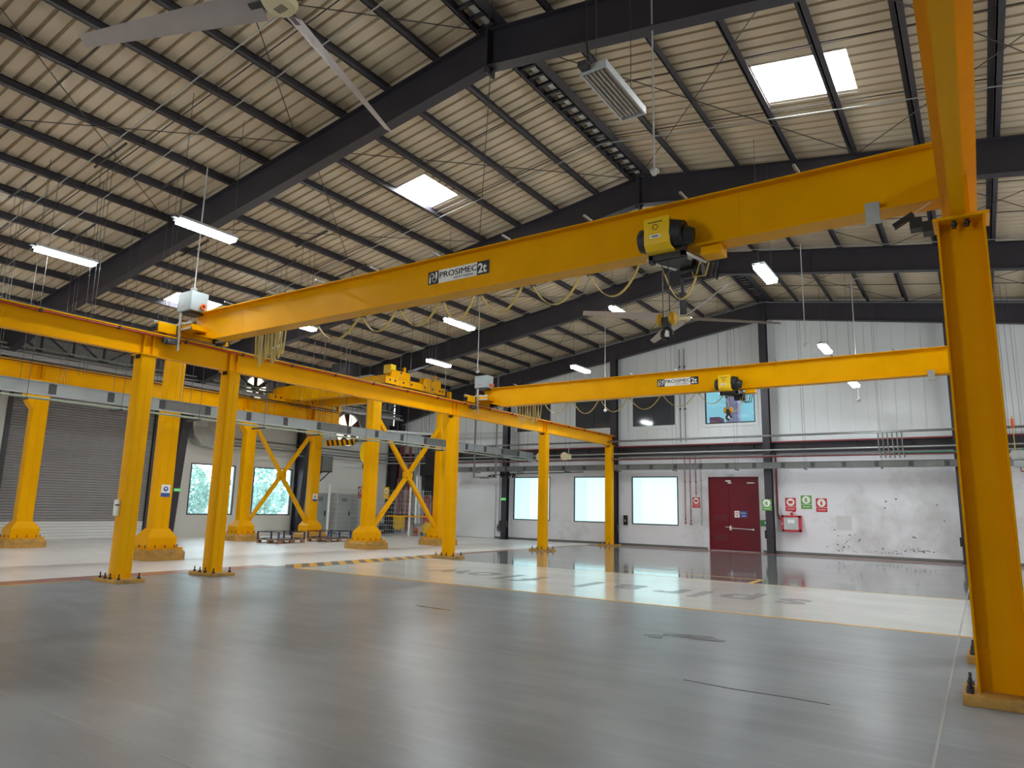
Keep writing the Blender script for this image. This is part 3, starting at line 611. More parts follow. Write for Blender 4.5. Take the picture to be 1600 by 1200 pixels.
# slim box columns of the low runway
def slim_column(x, y):
    t = thing('runway_column', '', 'column', (x, y, 0), 'slim columns of the left runway')
    b = MB(); b.box(x - 0.46, x + 0.46, y - 0.28, y + 0.28, 0, 0.07); b.build('base_plate', YPED, t, bevel=0.008)
    s = cbox(MB(), x, y, 0.34, 0.31, 0.07, 4.64, 0.035).build('column_shaft', YEL, t)
    MB().box(x + 0.169, x + 0.1735, y - 0.004, y + 0.004, 0.2, 4.5).build('weld_seam', YEL2, s, smooth=False)
    MB().box(x - 0.2, x + 0.2, y - 0.2, y + 0.2, 4.64, 4.66).build('cap_plate', YEL, t, smooth=False)
    for sx in (-1, 1):
        for yy in (-0.2, 0.2): anchor(t, x + sx * 0.36, y + yy, 0.07)
    for sx in (-0.1, 0.1):
        anchor(t, x + sx, y - 0.235, 0.07)
    for k in range(3): MB().cyl((x + 0.08 - 0.06*k, y - 0.17, 4.56), (x + 0.08 - 0.06*k, y - 0.17, 4.64), 0.018, n=6).build('cap_bolt', BLACK, t)
    return t
LXC = -14.55
sc0 = slim_column(LXC, 7.6); sc0['label'] = 'slim yellow box column standing nearest on the left runway'
switch = MB().box(LXC - 0.12, LXC - 0.03, 7.6 - 0.175, 7.6 - 0.155, 1.28, 1.62)
for y, lb in ((9.65, 'slim yellow box column second from the left front'), (18.1, 'slim yellow box column at the end of the hazard stripe'), (24.0, 'slim yellow column in front of the leftmost back-lit window'), (30.0, 'slim yellow column farthest away, at the runway end')):
    copy_tree(sc0, (LXC, y, 0), lb)
swb = thing('switch_box', 'small white switch box on the nearest slim yellow column', 'switch box', (LXC - 0.08, 7.44, 1.3)); MB().box(LXC - 0.15, LXC + 0.0, 7.39, 7.443, 1.3, 1.62).build('switch_case', WHITE, swb, bevel=0.008); MB().box(LXC - 0.02, LXC + 0.06, 7.35, 7.4, 1.5, 1.53).build('switch_lever', BLACK, swb)
# H-section columns of the right runway
RXC = 0.05
def h_column(x, y):
    t = thing('runway_column', '', 'column', (x, y, 0), 'H-section columns of the right runway')
    MB().box(x - 0.33, x + 0.4, y - 0.3, y + 0.3, 0, 0.09).build('base_plate', YPED, t, bevel=0.01)
    MB().box(x - 0.21, x - 0.19, y - 0.16, y + 0.16, 0.09, 4.6).box(x + 0.18, x + 0.2, y - 0.16, y + 0.16, 0.09, 4.6).box(x - 0.19, x + 0.18, y - 0.007, y + 0.007, 0.09, 4.6).build('column_shaft', YEL2, t, smooth=False)
    MB().box(x - 0.24, x + 0.24, y - 0.2, y + 0.2, 4.6, 4.63).build('cap_plate', YEL, t, bevel=0.004)
    for yy in (-0.2, -0.06, 0.2): anchor(t, x - 0.27, y + yy, 0.09)
    for k in (-0.06, 0.05):
        MB().cyl((x + k, y - 0.12, 4.52), (x + k, y - 0.12, 4.6), 0.02, n=6).cyl((x + k, y - 0.12, 4.55), (x + k, y - 0.12, 4.57), 0.03, n=6).build('cap_bolt', BLACK, t)
    return t
hc0 = h_column(RXC, 8.05); hc0['label'] = 'tall yellow H-section column filling the right edge of the picture'
for y, lb in ((10.2, 'yellow H-section column hidden behind the tall near column'), (18.1, 'third yellow H-section column of the right runway'), (24.0, 'fourth yellow H-section column of the right runway'), (30.0, 'last yellow H-section column by the back wall')):
    copy_tree(hc0, (RXC, y, 0), lb)
# low runway beams
def low_runway(x, y0, y1, label, ys, s):
    t = thing('crane_runway', label, 'runway beam', (x, (y0+y1)/2, 4.66), 'low crane runways')
    zb = 4.66 if s > 0 else 4.63
    bm_ = I(MB(), 'y', x if s > 0 else x - 0.02, zb, y0, y1, 0.17 if s > 0 else 0.13, 0.46, 0.012, 0.018, 0.24).build('runway_beam', YEL, t, smooth=False)
    MB().box(x - 0.17, x + 0.17, y0, y1, zb + 0.46, zb + 0.485).build('cap_flange', YEL, t, smooth=False)
    MB().box(x - 0.03, x + 0.03, y0, y1, zb + 0.485, zb + 0.53).build('crane_rail', RODM, t, smooth=False)
    if s > 0:
        MB().cyl((x + 0.145, y0, zb + 0.435), (x + 0.145, y1 - 0.3, zb + 0.435), 0.019, n=8).build('conductor_rail', CONDR, t)
        y = y0 + 0.6
        while y < y1 - 0.4:
            MB().box(x + 0.12, x + 0.175, y, y + 0.05, zb + 0.4, zb + 0.47).build('rail_clip', BLACK, t, smooth=False); y += 1.45
    for y in ys:
        for d in (-0.1, 0.1): MB().box(x - 0.085, x + 0.085, y + d - 0.006, y + d + 0.006, zb + 0.018, zb + 0.44).build('stiffener', YEL, t, smooth=False)
    MB().box(x - 0.08, x + 0.08, y1 - 0.05, y1, zb + 0.485, zb + 0.68).build('end_stop', YEL, t, smooth=False)
    return t
low_runway(LXC, -14.0, 30.45, 'low yellow runway beam on slim columns with a red conductor rail', (7.6, 9.65, 18.1, 24.0, 30.0), 1)
low_runway(RXC, -14.0, 30.45, 'low yellow runway beam overhead at the right edge', (8.05, 10.2, 18.1, 24.0, 30.0), -1)

# heavy columns
def heavy_column(x, y, zt=5.5, bracket=True):
    t = thing('heavy_column', '', 'column', (x, y, 0), 'heavy columns of the tall runway')
    prof = [(x - 0.72, y - 0.42), (x - 0.5, y - 0.6), (x + 0.5, y - 0.6), (x + 0.72, y - 0.42), (x + 0.72, y + 0.42), (x + 0.5, y + 0.6), (x - 0.5, y + 0.6), (x - 0.72, y + 0.42)]
    MB().prism(prof, 'z', 0, 0.2).add([(px, py, 0.2) for px, py in prof] + [(x + (px - x) * 0.86, y + (py - y) * 0.86, 0.29) for px, py in prof], [(i, (i+1) % 8, 8 + (i+1) % 8, 8 + i) for i in range(8)] + [tuple(range(8, 16))]).build('pedestal', YPED, t, smooth=False)
    MB().box(x - 0.53, x + 0.53, y - 0.5, y + 0.5, 0.27, 0.33).build('base_plate', YEL2, t, smooth=False)
    s = cbox(MB(), x, y, 0.38, 0.48, 0.33, zt, 0.05).build('column_shaft', YEL, t)
    MB().box(x + 0.189, x + 0.194, y - 0.004, y + 0.004, 0.8, 5.4).build('weld_seam', YEL2, s, smooth=False)
    fl = []
    for z, hx, hy in ((0.33, 0.33, 0.42), (0.6, 0.33, 0.42), (0.84, 0.195, 0.245)): fl += [(x - hx, y - hy, z), (x + hx, y - hy, z), (x + hx, y + hy, z), (x - hx, y + hy, z)]
    MB().add(fl, [(4*k + q, 4*k + (q+1) % 4, 4*k + 4 + (q+1) % 4, 4*k + 4 + q) for k in range(2) for q in range(4)] + [(3, 2, 1, 0), (8, 9, 10, 11)]).build('base_flare', YEL, t, smooth=False)
    for sx in (-0.3, 0.0, 0.3):
        for sy in (-0.46, 0.46): anchor(t, x + sx, y + sy, 0.29)
    for sy in (-0.28, 0.0, 0.28): anchor(t, x + 0.48, y + sy, 0.29)
    if bracket: MB().prism([(y - 0.24, 4.55), (y - 0.48, 4.9), (y - 0.48, 5.5), (y - 0.24, 5.5)], 'x', x - 0.19, x + 0.19).build('head_bracket', YEL, t, smooth=False)
    MB().box(x - 0.26, x + 0.26, y - (0.5 if bracket else 0.28), y + 0.28, zt, zt + 0.04).build('cap_plate', YEL, t, smooth=False)
    return t
FXL, FXM = -26.4, -19.4
hv = heavy_column(FXM, 11.03, 5.86, False); hvb = heavy_column(FXL, 10.4); hvb['label'] = 'heavy yellow column in front of the roller shutter'; hv['label'] = 'heavy yellow column on a pedestal behind the two near slim columns'
HV = [(FXM, 19.2, 'heavy yellow column with a cross brace right of the yard windows'), (FXM, 23.4, 'heavy yellow column behind the slim column by the hazard stripe'), (FXL, 18.7, 'heavy yellow column between the two yard windows'), (FXL, 22.4, 'heavy yellow column right of the yard windows'), (FXL, 3.3, 'heavy yellow column out of view left of the shutter'), (FXM, 3.3, 'heavy yellow column out of view by the near runway')]
for x, y, lb in HV: copy_tree(hv if x == FXM else hvb, (x, y, 0), lb)
# cross braces
for i, (x, y0, y1) in enumerate(((FXM, 19.45, 23.15), (FXL, 18.95, 22.15))):
    t = thing('cross_brace', ('yellow cross brace between the two inner heavy columns', 'yellow cross brace in front of the yard window')[i], 'brace', (x, (y0+y1)/2, 0.6), 'yellow cross braces')
    za, zb = 0.75, 4.95; zm = (za + zb) / 2; ym = (y0 + y1) / 2
    MB().beam((x, y0, za), (x, y1, zb), 0.13, 0.15).build('brace_arm', YEL, t, smooth=False)
    MB().beam((x, y0, zb), (x, ym - 0.06, zm + 0.1), 0.13, 0.15).build('brace_arm', YEL, t, smooth=False)
    MB().beam((x, ym + 0.06, zm - 0.1), (x, y1, za), 0.13, 0.15).build('brace_arm', YEL, t, smooth=False)
    MB().prism([(ym + 0.24 * math.cos(math.radians(45*k + 22)), zm + 0.24 * math.sin(math.radians(45*k + 22))) for k in range(8)], 'x', x - 0.075, x + 0.078).build('centre_gusset', YEL, t, smooth=False)
    for d in (-0.12, 0.12): MB().cyl((x + 0.07, ym + d, zm + d), (x + 0.1, ym + d, zm + d), 0.025, n=6).build('gusset_bolt', BLACK, t)
# tall runway beams
for i, (x, y1) in enumerate(((FXL - 0.5, 24.2), (FXM - 0.3, 24.2))):
    t = thing('crane_runway', ('tall yellow runway beam along the roller shutter', 'tall yellow runway beam hidden behind the low runway')[i], 'runway beam', (x, 8, 5.54), 'tall crane runways')
    zb = 5.54 if i == 0 else 5.9; h = 0.66 if i == 0 else 0.5
    I(MB(), 'y', x, zb, -10, y1, 0.28, h, 0.014, 0.025, 0.34).build('runway_beam', YEL, t, smooth=False)
    MB().box(x - 0.035, x + 0.035, -10, y1, zb + h, zb + h + 0.06).build('crane_rail', RODM, t, smooth=False)
    MB().cyl((x + 0.24, -10, zb + h - 0.06), (x + 0.24, y1 - 0.3, zb + h - 0.06), 0.018, n=6).build('conductor_rail', BLACK, t)
    for y in (3.3, 10.4, 18.7, 22.4):
        for d in (-0.12, 0.12): MB().box(x - 0.15, x + 0.15, y + d - 0.008, y + d + 0.008, zb + 0.025, zb + h - 0.025).build('stiffener', YEL, t, smooth=False)
        MB().prism([(y - 0.75, zb), (y - 0.6, zb - 0.1), (y + 0.5, zb - 0.1), (y + 0.8, zb)], 'x', x - 0.13, x + 0.13).build('haunch_plate', YEL, t, smooth=False)
    MB().box(x - 0.09, x + 0.09, y1 - 0.14, y1, zb + h, zb + h + 0.34).build('end_stop', YEL, t, smooth=False)

# ---- the two single-girder cranes
def ribbon(mb, pts, wd, th):    # flat cable: wd along Y, thickness in the XZ plane
    P = [Vector(p) for p in pts]; vs = []
    for i, p in enumerate(P):
        d = (P[min(i+1, len(P)-1)] - P[max(i-1, 0)]).normalized(); n = Vector((-d.z, 0, d.x)) * th / 2; b = Vector((0, wd/2, 0))
        vs += [p - n - b, p + n - b, p + n + b, p - n + b]
    fs = [(4*i + j, 4*i + (j+1) % 4, 4*(i+1) + (j+1) % 4, 4*(i+1) + j) for i in range(len(P)-1) for j in range(4)]
    return mb.add(vs, fs)
def sag(x0, x1, y, z, depth, n=14): return [(x0 + (x1-x0)*i/n, y, z - depth * (1 - (2*i/n - 1)**2)) for i in range(n+1)]
def sign(t, x0, x1, y, z0, z1):
    h = z1 - z0; a = x0 + (x1-x0) * 0.18; b = x0 + (x1-x0) * 0.81
    p = MB().box(x0, x1, y - 0.006, y, z0, z1).build('capacity_sign', SIGNW, t, smooth=False, label='black and white PROSIMEC 2t sign')
    MB().box(x0, a, y - 0.009, y - 0.006, z0, z1).build('logo_field', BLACK, p, smooth=False); MB().box(b, x1, y - 0.009, y - 0.006, z0, z1).build('capacity_field', BLACK, p, smooth=False)
    w = a - x0; mb = MB()
    def rib(pts, tw):
        q = [Vector((x0 + u * w, 0, z0 + v * h)) for u, v in pts]
        for i in range(len(q) - 1):
            d = (q[i+1] - q[i]).normalized(); n = Vector((-d.z, 0, d.x)) * tw / 2; e = d * tw * 0.15; A, B = q[i] - e, q[i+1] + e
            mb.add([(A - n) + Vector((0, y - 0.0115, 0)), (B - n) + Vector((0, y - 0.0115, 0)), (B + n) + Vector((0, y - 0.0115, 0)), (A + n) + Vector((0, y - 0.0115, 0))], [(0, 1, 2, 3)])
    arc = lambda cx, cy, r, a0, a1: [(cx + r * math.cos(math.radians(a0 + (a1-a0)*k/8)), cy + 1.15 * r * math.sin(math.radians(a0 + (a1-a0)*k/8))) for k in range(9)]
    rib([(0.2, 0.12), (0.2, 0.6)] + arc(0.38, 0.6, 0.18, 180, 0) + [(0.56, 0.5)], w * 0.15)
    rib([(0.8, 0.88), (0.8, 0.4)] + arc(0.62, 0.4, 0.18, 0, -180) + [(0.44, 0.5)], w * 0.15)
    mb.build('logo_mark', SIGNW, p, smooth=False, recalc=False)
    M0 = lambda x, z: Matrix.Translation((x, y - 0.0075, z)) @ Matrix.Rotation(math.pi/2, 4, 'X')
    for sh in (-0.0022, 0.0022):   # two slightly shifted passes give the bold stroke
        textmesh('PROSIMEC', h * 0.64, 'sign_lettering', BLACK, p, M0(a + 0.012 + sh, z0 + h * 0.40), 0.001, 0.0, 1.0, sx=(b - a - 0.03) / (h * 0.64 * 4.52))
    textmesh('GRUAS VIAJERAS', h * 0.24, 'sign_lettering', BLACK, p, M0(a + (b-a) * 0.40, z0 + h * 0.12), 0.001, 0.0, 1.0, sx=(b - a) * 0.58 / (h * 0.24 * 8.4))
    textmesh('2t', h * 0.98, 'sign_lettering', SIGNW, p, M0(b + 0.02, z0 + h * 0.16), 0.004, 0.006, 1.0, sx=0.92)
def girder_crane(y, label, sx0, sx1, loops, bundle):
    t = thing('bridge_crane', label, 'crane', (-7.3, y, 5.1), 'two single-girder bridge cranes')
    xl, xr = -14.35, -0.1; zb, zt = 5.08, 5.75
    mb = MB()
    def rail_sec(x, b): return [(x, y - 0.16, b), (x, y + 0.16, b), (x, y + 0.16, b + 0.02), (x, y + 0.05, b + 0.02), (x, y + 0.05, zt - 0.02), (x, y + 0.17, zt - 0.02), (x, y + 0.17, zt), (x, y - 0.17, zt), (x, y - 0.17, zt - 0.02), (x, y - 0.05, zt - 0.02), (x, y - 0.05, b + 0.02), (x, y - 0.16, b + 0.02)]
    secs = [(xl, 5.3), (xl + 0.85, zb), (xr - 0.3, zb), (xr, zb)]; vs = []
    for x, b in secs: vs += rail_sec(x, b)
    fs = [(12*i + j, 12*i + (j+1) % 12, 12*(i+1) + (j+1) % 12, 12*(i+1) + j) for i in range(3) for j in range(12)] + [tuple(range(11, -1, -1)), tuple(range(36, 48))]
    mb.add(vs, fs).build('girder', YEL, t, smooth=False)
    for x in (xl + 1.7, -7.35, xr - 2.2): MB().box(x - 0.004, x + 0.004, y - 0.052, y + 0.052, zb + 0.02, zt - 0.02).build('splice_weld', YEL2, t, smooth=False)
    for s, xc in ((-1, LXC), (1, RXC)):
        e = MB().box(xc - 0.09, xc + 0.09, y - 0.85, y + 0.85, 5.22, 5.44).build('end_truck', YEL, t, bevel=0.01)
        if s < 0: MB().prism([(xc - s*0.08, 5.3), (xc - s*0.62, 5.3), (xc - s*0.62, 5.42), (xc - s*0.3, 5.5), (xc - s*0.08, 5.5)], 'y', y - 0.42, y + 0.42).build('truck_gusset', YEL, t, smooth=False)
        for d in (-0.68, 0.68):
            MB().cyl((xc - 0.035, y + d, 5.26), (xc + 0.035, y + d, 5.26), 0.09, n=16).build('wheel', DGREY, e)
            MB().box(xc - 0.07, xc + 0.07, y + d * 1.27 - 0.03, y + d * 1.27 + 0.03, 5.24, 5.38).cyl((xc, y + d * 1.3, 5.31), (xc, y + d * 1.38, 5.31), 0.035).build('buffer', BLACK, e)
    # travel motor
    MB().cyl((LXC + 0.3, y + 0.55, 5.3), (LXC + 0.62, y + 0.55, 5.3), 0.08).box(LXC + 0.1, LXC + 0.3, y + 0.45, y + 0.65, 5.2, 5.4).cyl((LXC + 0.3, y + 0.75, 5.42), (LXC + 0.8, y + 0.75, 5.46), 0.02).build('travel_motor', BLACK, t)
    # electric box with horn
    bx = MB().box(LXC + 0.06, LXC + 0.58, y - 0.46, y - 0.06, 5.74, 6.17).build('control_box', BOXG, t, bevel=0.008)
    MB().box(LXC + 0.14, LXC + 0.5, y - 0.4, y - 0.1, 5.68, 5.74).build('gland_tray', DGREY, bx)
    MB().cyl((LXC + 0.58, y - 0.2, 5.84), (LXC + 0.65, y - 0.21, 5.84), 0.05, 0.06, n=16).cyl((LXC + 0.65, y - 0.21, 5.84), (LXC + 0.67, y - 0.212, 5.84), 0.065, n=16).build('horn', ORNG, bx)
    MB().cyl((LXC + 0.671, y - 0.212, 5.84), (LXC + 0.676, y - 0.212, 5.84), 0.03, n=16).build('horn_mouth', BLACK, bx)
    MB().cyl((LXC + 0.06, y - 0.3, 6.02), (LXC + 0.01, y - 0.3, 6.02), 0.035, n=12).build('isolator_knob', ORNG, bx)
    MB().box(LXC + 0.22, LXC + 0.36, y - 0.4615, y - 0.46, 5.84, 5.855).build('box_notice', RED, bx)
    MB().box(LXC + 0.18, LXC + 0.23, y - 0.46, y - 0.42, 4.85, 5.7).build('collector_post', GALV, t)
    MB().box(LXC + 0.0, LXC + 0.62, y - 0.44, y - 0.4, 5.42, 5.47).box(LXC + 0.0, LXC + 0.62, y - 0.44, y - 0.4, 5.3, 5.34).box(LXC - 0.05, LXC + 0.0, y - 0.9, y - 0.4, 5.42, 5.47).build('collector_bracket', GALV, t)
    MB().tube([(LXC + 0.22, y - 0.4, 5.56), (LXC + 0.12, y - 0.44, 5.4), (LXC + 0.14, y - 0.44, 5.15), (LXC + 0.22, y - 0.4, 5.0)], 0.018).build('collector_cable', BCABLE, t)
    MB().box(LXC + 0.1, LXC + 0.2, y - 0.75, y - 0.45, 4.98, 5.1).cyl((LXC + 0.2, y - 0.7, 5.0), (LXC + 0.2, y - 0.62, 5.0), 0.06).build('collector_shoe', DGREY, t, bevel=0.01)
    # stops standing on the top flange
    for k in range(10):
        x = -12.9 + k * 1.42
        MB().beam((x, y - 0.14, zt + 0.012), (x - 0.02, y - 0.34, zt + 0.03), 0.03, 0.03).build('flange_arm', GALV, t, smooth=False)
    # festoon
    MB().beam((xl + 0.4, y + 0.2, zb + 0.05), (xr - 0.5, y + 0.2, zb + 0.05), 0.03, 0.04).build('festoon_track', GALV, t, smooth=False)
    for a, c, dp in loops:
        mb = MB(); ribbon(mb, sag(a, c, y + 0.22, zb + 0.02, dp), 0.05, 0.012); mb.build('festoon_loop', CABLE, t, recalc=True)
        MB().box(a - 0.03, a + 0.03, y + 0.17, y + 0.27, zb + 0.0, zb + 0.07).build('festoon_trolley', BLACK, t)
    for k in range(9):
        a = bundle + k * 0.105; mb = MB()
        ribbon(mb, sag(a, a + 0.09 + 0.02 * (k % 3), y + 0.2 + 0.01 * (k % 2), zb + 0.02, 0.5 + 0.06 * ((k * 7) % 4), 18), 0.03, 0.012); mb.build('festoon_loop', CABLE, t)
    MB().box(xr - 0.75, xr - 0.6, y - 0.17, y - 0.1, zb - 0.14, zb + 0.1).build('limit_bracket', GALV, t)
    sign(t, sx0, sx1, y - 0.052, 5.33, 5.555)
    return t
girder_crane(8.6, 'near yellow bridge crane girder with the large 2t sign', -7.53, -6.25, [(-10.6, -9.45, 0.36), (-9.35, -8.5, 0.34), (-8.4, -7.5, 0.36), (-7.4, -6.75, 0.38), (-6.6, -5.8, 0.36), (-5.6, -4.75, 0.38), (-4.6, -3.8, 0.40)], -12.5)
girder_crane(19.6, 'far yellow bridge crane girder with the small 2t sign', -7.87, -6.6, [(-12.0, -11.1, 0.34), (-10.9, -10.0, 0.4), (-9.9, -9.0, 0.4), (-8.9, -7.9, 0.38), (-7.8, -6.8, 0.36), (-6.7, -5.9, 0.34)], -13.1)
# ---- hoists
def hoist(x, y, label, hz, txt):
    t = thing('rope_hoist', label, 'hoist', (x, y, 5.0), 'two yellow rope hoists')
    yf = y - 0.48
    c = MB().prism([(yf, 5.08), (yf, 5.44), (yf + 0.24, 5.46), (yf + 0.24, 5.42), (yf + 0.03, 5.40), (yf + 0.03, 5.10), (yf + 0.08, 5.05), (yf + 0.26, 5.04), (yf + 0.26, 5.0), (yf + 0.06, 5.01)], 'x', x - 0.18, x + 0.17).build('hoist_cover', YCOV, t, bevel=0.006)
    MB().box(x - 0.10, x + 0.05, yf - 0.004, yf, 5.16, 5.205).build('maker_plate', WHITE, c); MB().box(x - 0.07, x + 0.02, yf - 0.006, yf - 0.004, 5.175, 5.19).build('plate_print', SIGNB, c)
    MB().box(x - 0.12, x + 0.08, yf - 0.003, yf, 5.37, 5.385).build('cover_print', mat('brown_print', S(110, 84, 20), 0.5), c)
    MB().torus((x - 0.02, yf - 0.002, 5.31), (0, 1, 0), 0.035, 0.006, 14, 4).build('cover_print', MATS['brown_print'], c)
    MB().cyl((x - 0.28, y - 0.3, 5.22), (x + 0.3, y - 0.3, 5.22), 0.15, n=20).build('rope_drum', DGREY, t)
    MB().cyl((x - 0.30, y - 0.3, 5.2), (x - 0.18, y - 0.3, 5.2), 0.14, 0.18, n=14).build('gear_case', BLACK, t)
    MB().cyl((x + 0.17, y - 0.3, 5.24), (x + 0.3, y - 0.3, 5.22), 0.19, 0.17, n=14).cyl((x + 0.3, y - 0.28, 5.2), (x + 0.42, y - 0.26, 5.18), 0.13, 0.1, n=12).build('hoist_motor', BLACK, t)
    MB().box(x - 0.12, x + 0.24, y - 0.2, y + 0.2, 4.93, 4.98).box(x - 0.2, x + 0.3, y - 0.28, y - 0.22, 4.94, 5.0).box(x - 0.2, x + 0.3, y + 0.22, y + 0.28, 4.94, 5.0).box(x - 0.2, x - 0.14, y - 0.28, y - 0.18, 4.9, 5.2).box(x + 0.24, x + 0.3, y - 0.28, y - 0.18, 4.9, 5.2).box(x - 0.2, x - 0.14, y + 0.2, y + 0.28, 4.9, 5.2).box(x + 0.24, x + 0.3, y + 0.2, y + 0.28, 4.9, 5.2).build('trolley_frame', BLACK, t)
    for dx in (-0.17, 0.27):
        for dy in (-0.12, 0.12): MB().cyl((x + dx, y + dy - 0.02, 5.14), (x + dx, y + dy + 0.02, 5.14), 0.05, n=14).build('trolley_wheel', GALV, t)
    MB().cyl((x - 0.22, y - 0.25, 4.96), (x + 0.0, y + 0.2, 4.94), 0.028).cyl((x + 0.25, y - 0.25, 5.0), (x + 0.42, y + 0.2, 4.98), 0.035).build('spacer_bar', ALU, t)
    MB().cyl((x + 0.05, y + 0.3, 4.9), (x + 0.35, y + 0.3, 4.9), 0.09).build('trolley_motor', BLACK, t)
    MB().box(x + 0.45, x + 0.72, y - 0.1, y + 0.16, 4.95, 5.07).build('counterweight', YEL, t, bevel=0.01)
    for k in range(3):
        a = x + 0.2 + 0.06 * k
        MB().tube([(a, y + 0.25, 4.93), (a + 0.05, y + 0.2, 4.78 - 0.03*k), (a + 0.22, y + 0.16, 4.76 - 0.02*k), (a + 0.26, y + 0.2, 4.95)], 0.012).build('trolley_cable', BCABLE if k else CABLE, t)
    mb = MB(); ribbon(mb, sag(x - 0.2, x + 0.34, y + 0.22, 5.0, 0.5), 0.05, 0.012); mb.build('supply_cable', CABLE, t)
    for dx in (-0.045, 0.045): MB().cyl((x + dx, y - 0.18, hz + 0.2), (x + dx, y - 0.2, 5.05), 0.007, n=5).build('hoist_rope', ROPE, t)
    hb = MB().box(x - 0.05, x + 0.05, y - 0.23, y - 0.13, hz + 0.08, hz + 0.22).build('hook_block', BLACK, t, bevel=0.012)
    for s in (-1, 1): MB().cyl((x + s*0.05, y - 0.18, hz + 0.2), (x + s*0.12, y - 0.18, hz + 0.2), 0.085, 0.07, n=16).torus((x + s*0.085, y - 0.18, hz + 0.2), (1, 0, 0), 0.075, 0.022, 16, 6).build('sheave_guard', mat('sheave_gold', S(196, 150, 20), 0.4), hb)
    MB().torus((x, y - 0.18, hz), (0, 1, 0), 0.065, 0.028, 20, 8, math.radians(120), math.radians(420)).cyl((x, y - 0.18, hz + 0.05), (x, y - 0.18, hz + 0.1), 0.025).build('hook', BLACK, hb)
    MB().box(x - 0.012, x + 0.03, y - 0.2, y - 0.17, hz - 0.04, hz + 0.05).build('hook_latch', ALU, hb)
    return t
hoist(-3.25, 8.6, 'yellow and black rope hoist on the near girder', 3.93, '')
hoist(-5.72, 19.6, 'yellow and black rope hoist on the far girder', 4.28, '')

# ---- double-girder crane in the left bay
t = thing('bridge_crane', 'double-girder yellow crane behind the low runway', 'crane', (-23, 21.7, 6.2))
zr0 = 6.26
for k, y in enumerate((20.75, 22.75)):
    prof = [(-27.1, zr0 + 0.12), (-26.3, zr0 + 0.12), (-25.7, zr0 + 0.02), (-20.6, zr0 + 0.02), (-20.1, zr0 + 0.2), (-19.6, zr0 + 0.2), (-19.6, zr0 + 0.72), (-27.1, zr0 + 0.72)]
    MB().prism(prof, 'y', y - 0.2, y + 0.2).build('box_girder', YEL, t, smooth=False)
    MB().box(-27.1, -19.5, y - 0.03, y + 0.03, zr0 + 0.72, zr0 + 0.77).build('trolley_rail', RODM, t, smooth=False)
for x, zt in ((FXL - 0.5, 6.26), (FXM - 0.3, 6.46)):
    e = MB().box(x - 0.14, x + 0.14, 19.9, 23.7, zt + 0.02, zt + 0.32).build('end_carriage', YEL2, t, bevel=0.012)
    for y in (20.15, 20.45, 20.95, 21.45, 22.3, 22.8, 23.3, 23.5): MB().cyl((x + 0.135, y, zt + 0.18), (x + 0.146, y, zt + 0.18), 0.05, n=12).build('access_hole', BLACK, e)
    for y in (20.2, 23.4): MB().cyl((x - 0.05, y, zt + 0.12), (x + 0.05, y, zt + 0.12), 0.12, n=16).build('wheel', DGREY, e)
    for y, hh in ((20.75, 0.62), (22.75, 0.6)):
        MB().prism([(y - 0.6, zt + 0.32), (y + 0.6, zt + 0.32), (y + 0.6, zt + hh), (y - 0.5, zt + hh)], 'x', x - 0.12, x + 0.15).build('girder_seat', YEL2, t, smooth=False)
        MB().box(x + 0.0, x + 0.1, y + 0.25, y + 0.35, zt + hh, zt + hh + 0.22).build('lifting_lug', YEL2, t, smooth=False)
MB().box(-20.0, -19.6, 20.2, 20.5, 6.95, 7.3).build('guard_plate', YCOV, t, smooth=False)
MB().box(-22.2, -21.3, 20.8, 21.7, 6.85, 7.12).build('switch_cabinet', LGREY, t, bevel=0.01)
MB().box(-22.8, -22.0, 19.9, 20.9, 7.1, 7.55).build('cabinet', DGREY, t, bevel=0.01)
MB().box(-21.5, -20.5, 21.0, 22.2, 7.0, 7.5).build('cabinet', BLACK, t, bevel=0.02)
tr = thing('hook_block', 'yellow hook block hanging beside the inner heavy column', 'hook block', (-22.56, 22.0, 3.2))
MB().prism([(-22.56 + 0.26*math.cos(math.radians(a)), 3.9 + 0.45*math.sin(math.radians(a))) for a in range(0, 360, 20)], 'y', 21.86, 22.14).build('block_cheek', YCOV, tr)
for z in (3.72, 3.9, 4.08): MB().cyl((-22.45, 21.84, z), (-22.45, 21.87, z), 0.06, n=12).build('sheave_hole', BLACK, tr)
MB().torus((-22.56, 22.0, 3.28), (0, 1, 0), 0.13, 0.055, 20, 8, math.radians(120), math.radians(430)).cyl((-22.56, 22, 3.38), (-22.56, 22, 3.5), 0.06).build('hook', BLACK, tr)
for dx in (-0.15, 0.15): MB().cyl((-22.56 + dx, 22, 4.2), (-22.56 + dx, 22, 6.9), 0.012, n=5).build('hoist_rope', ROPE, tr)
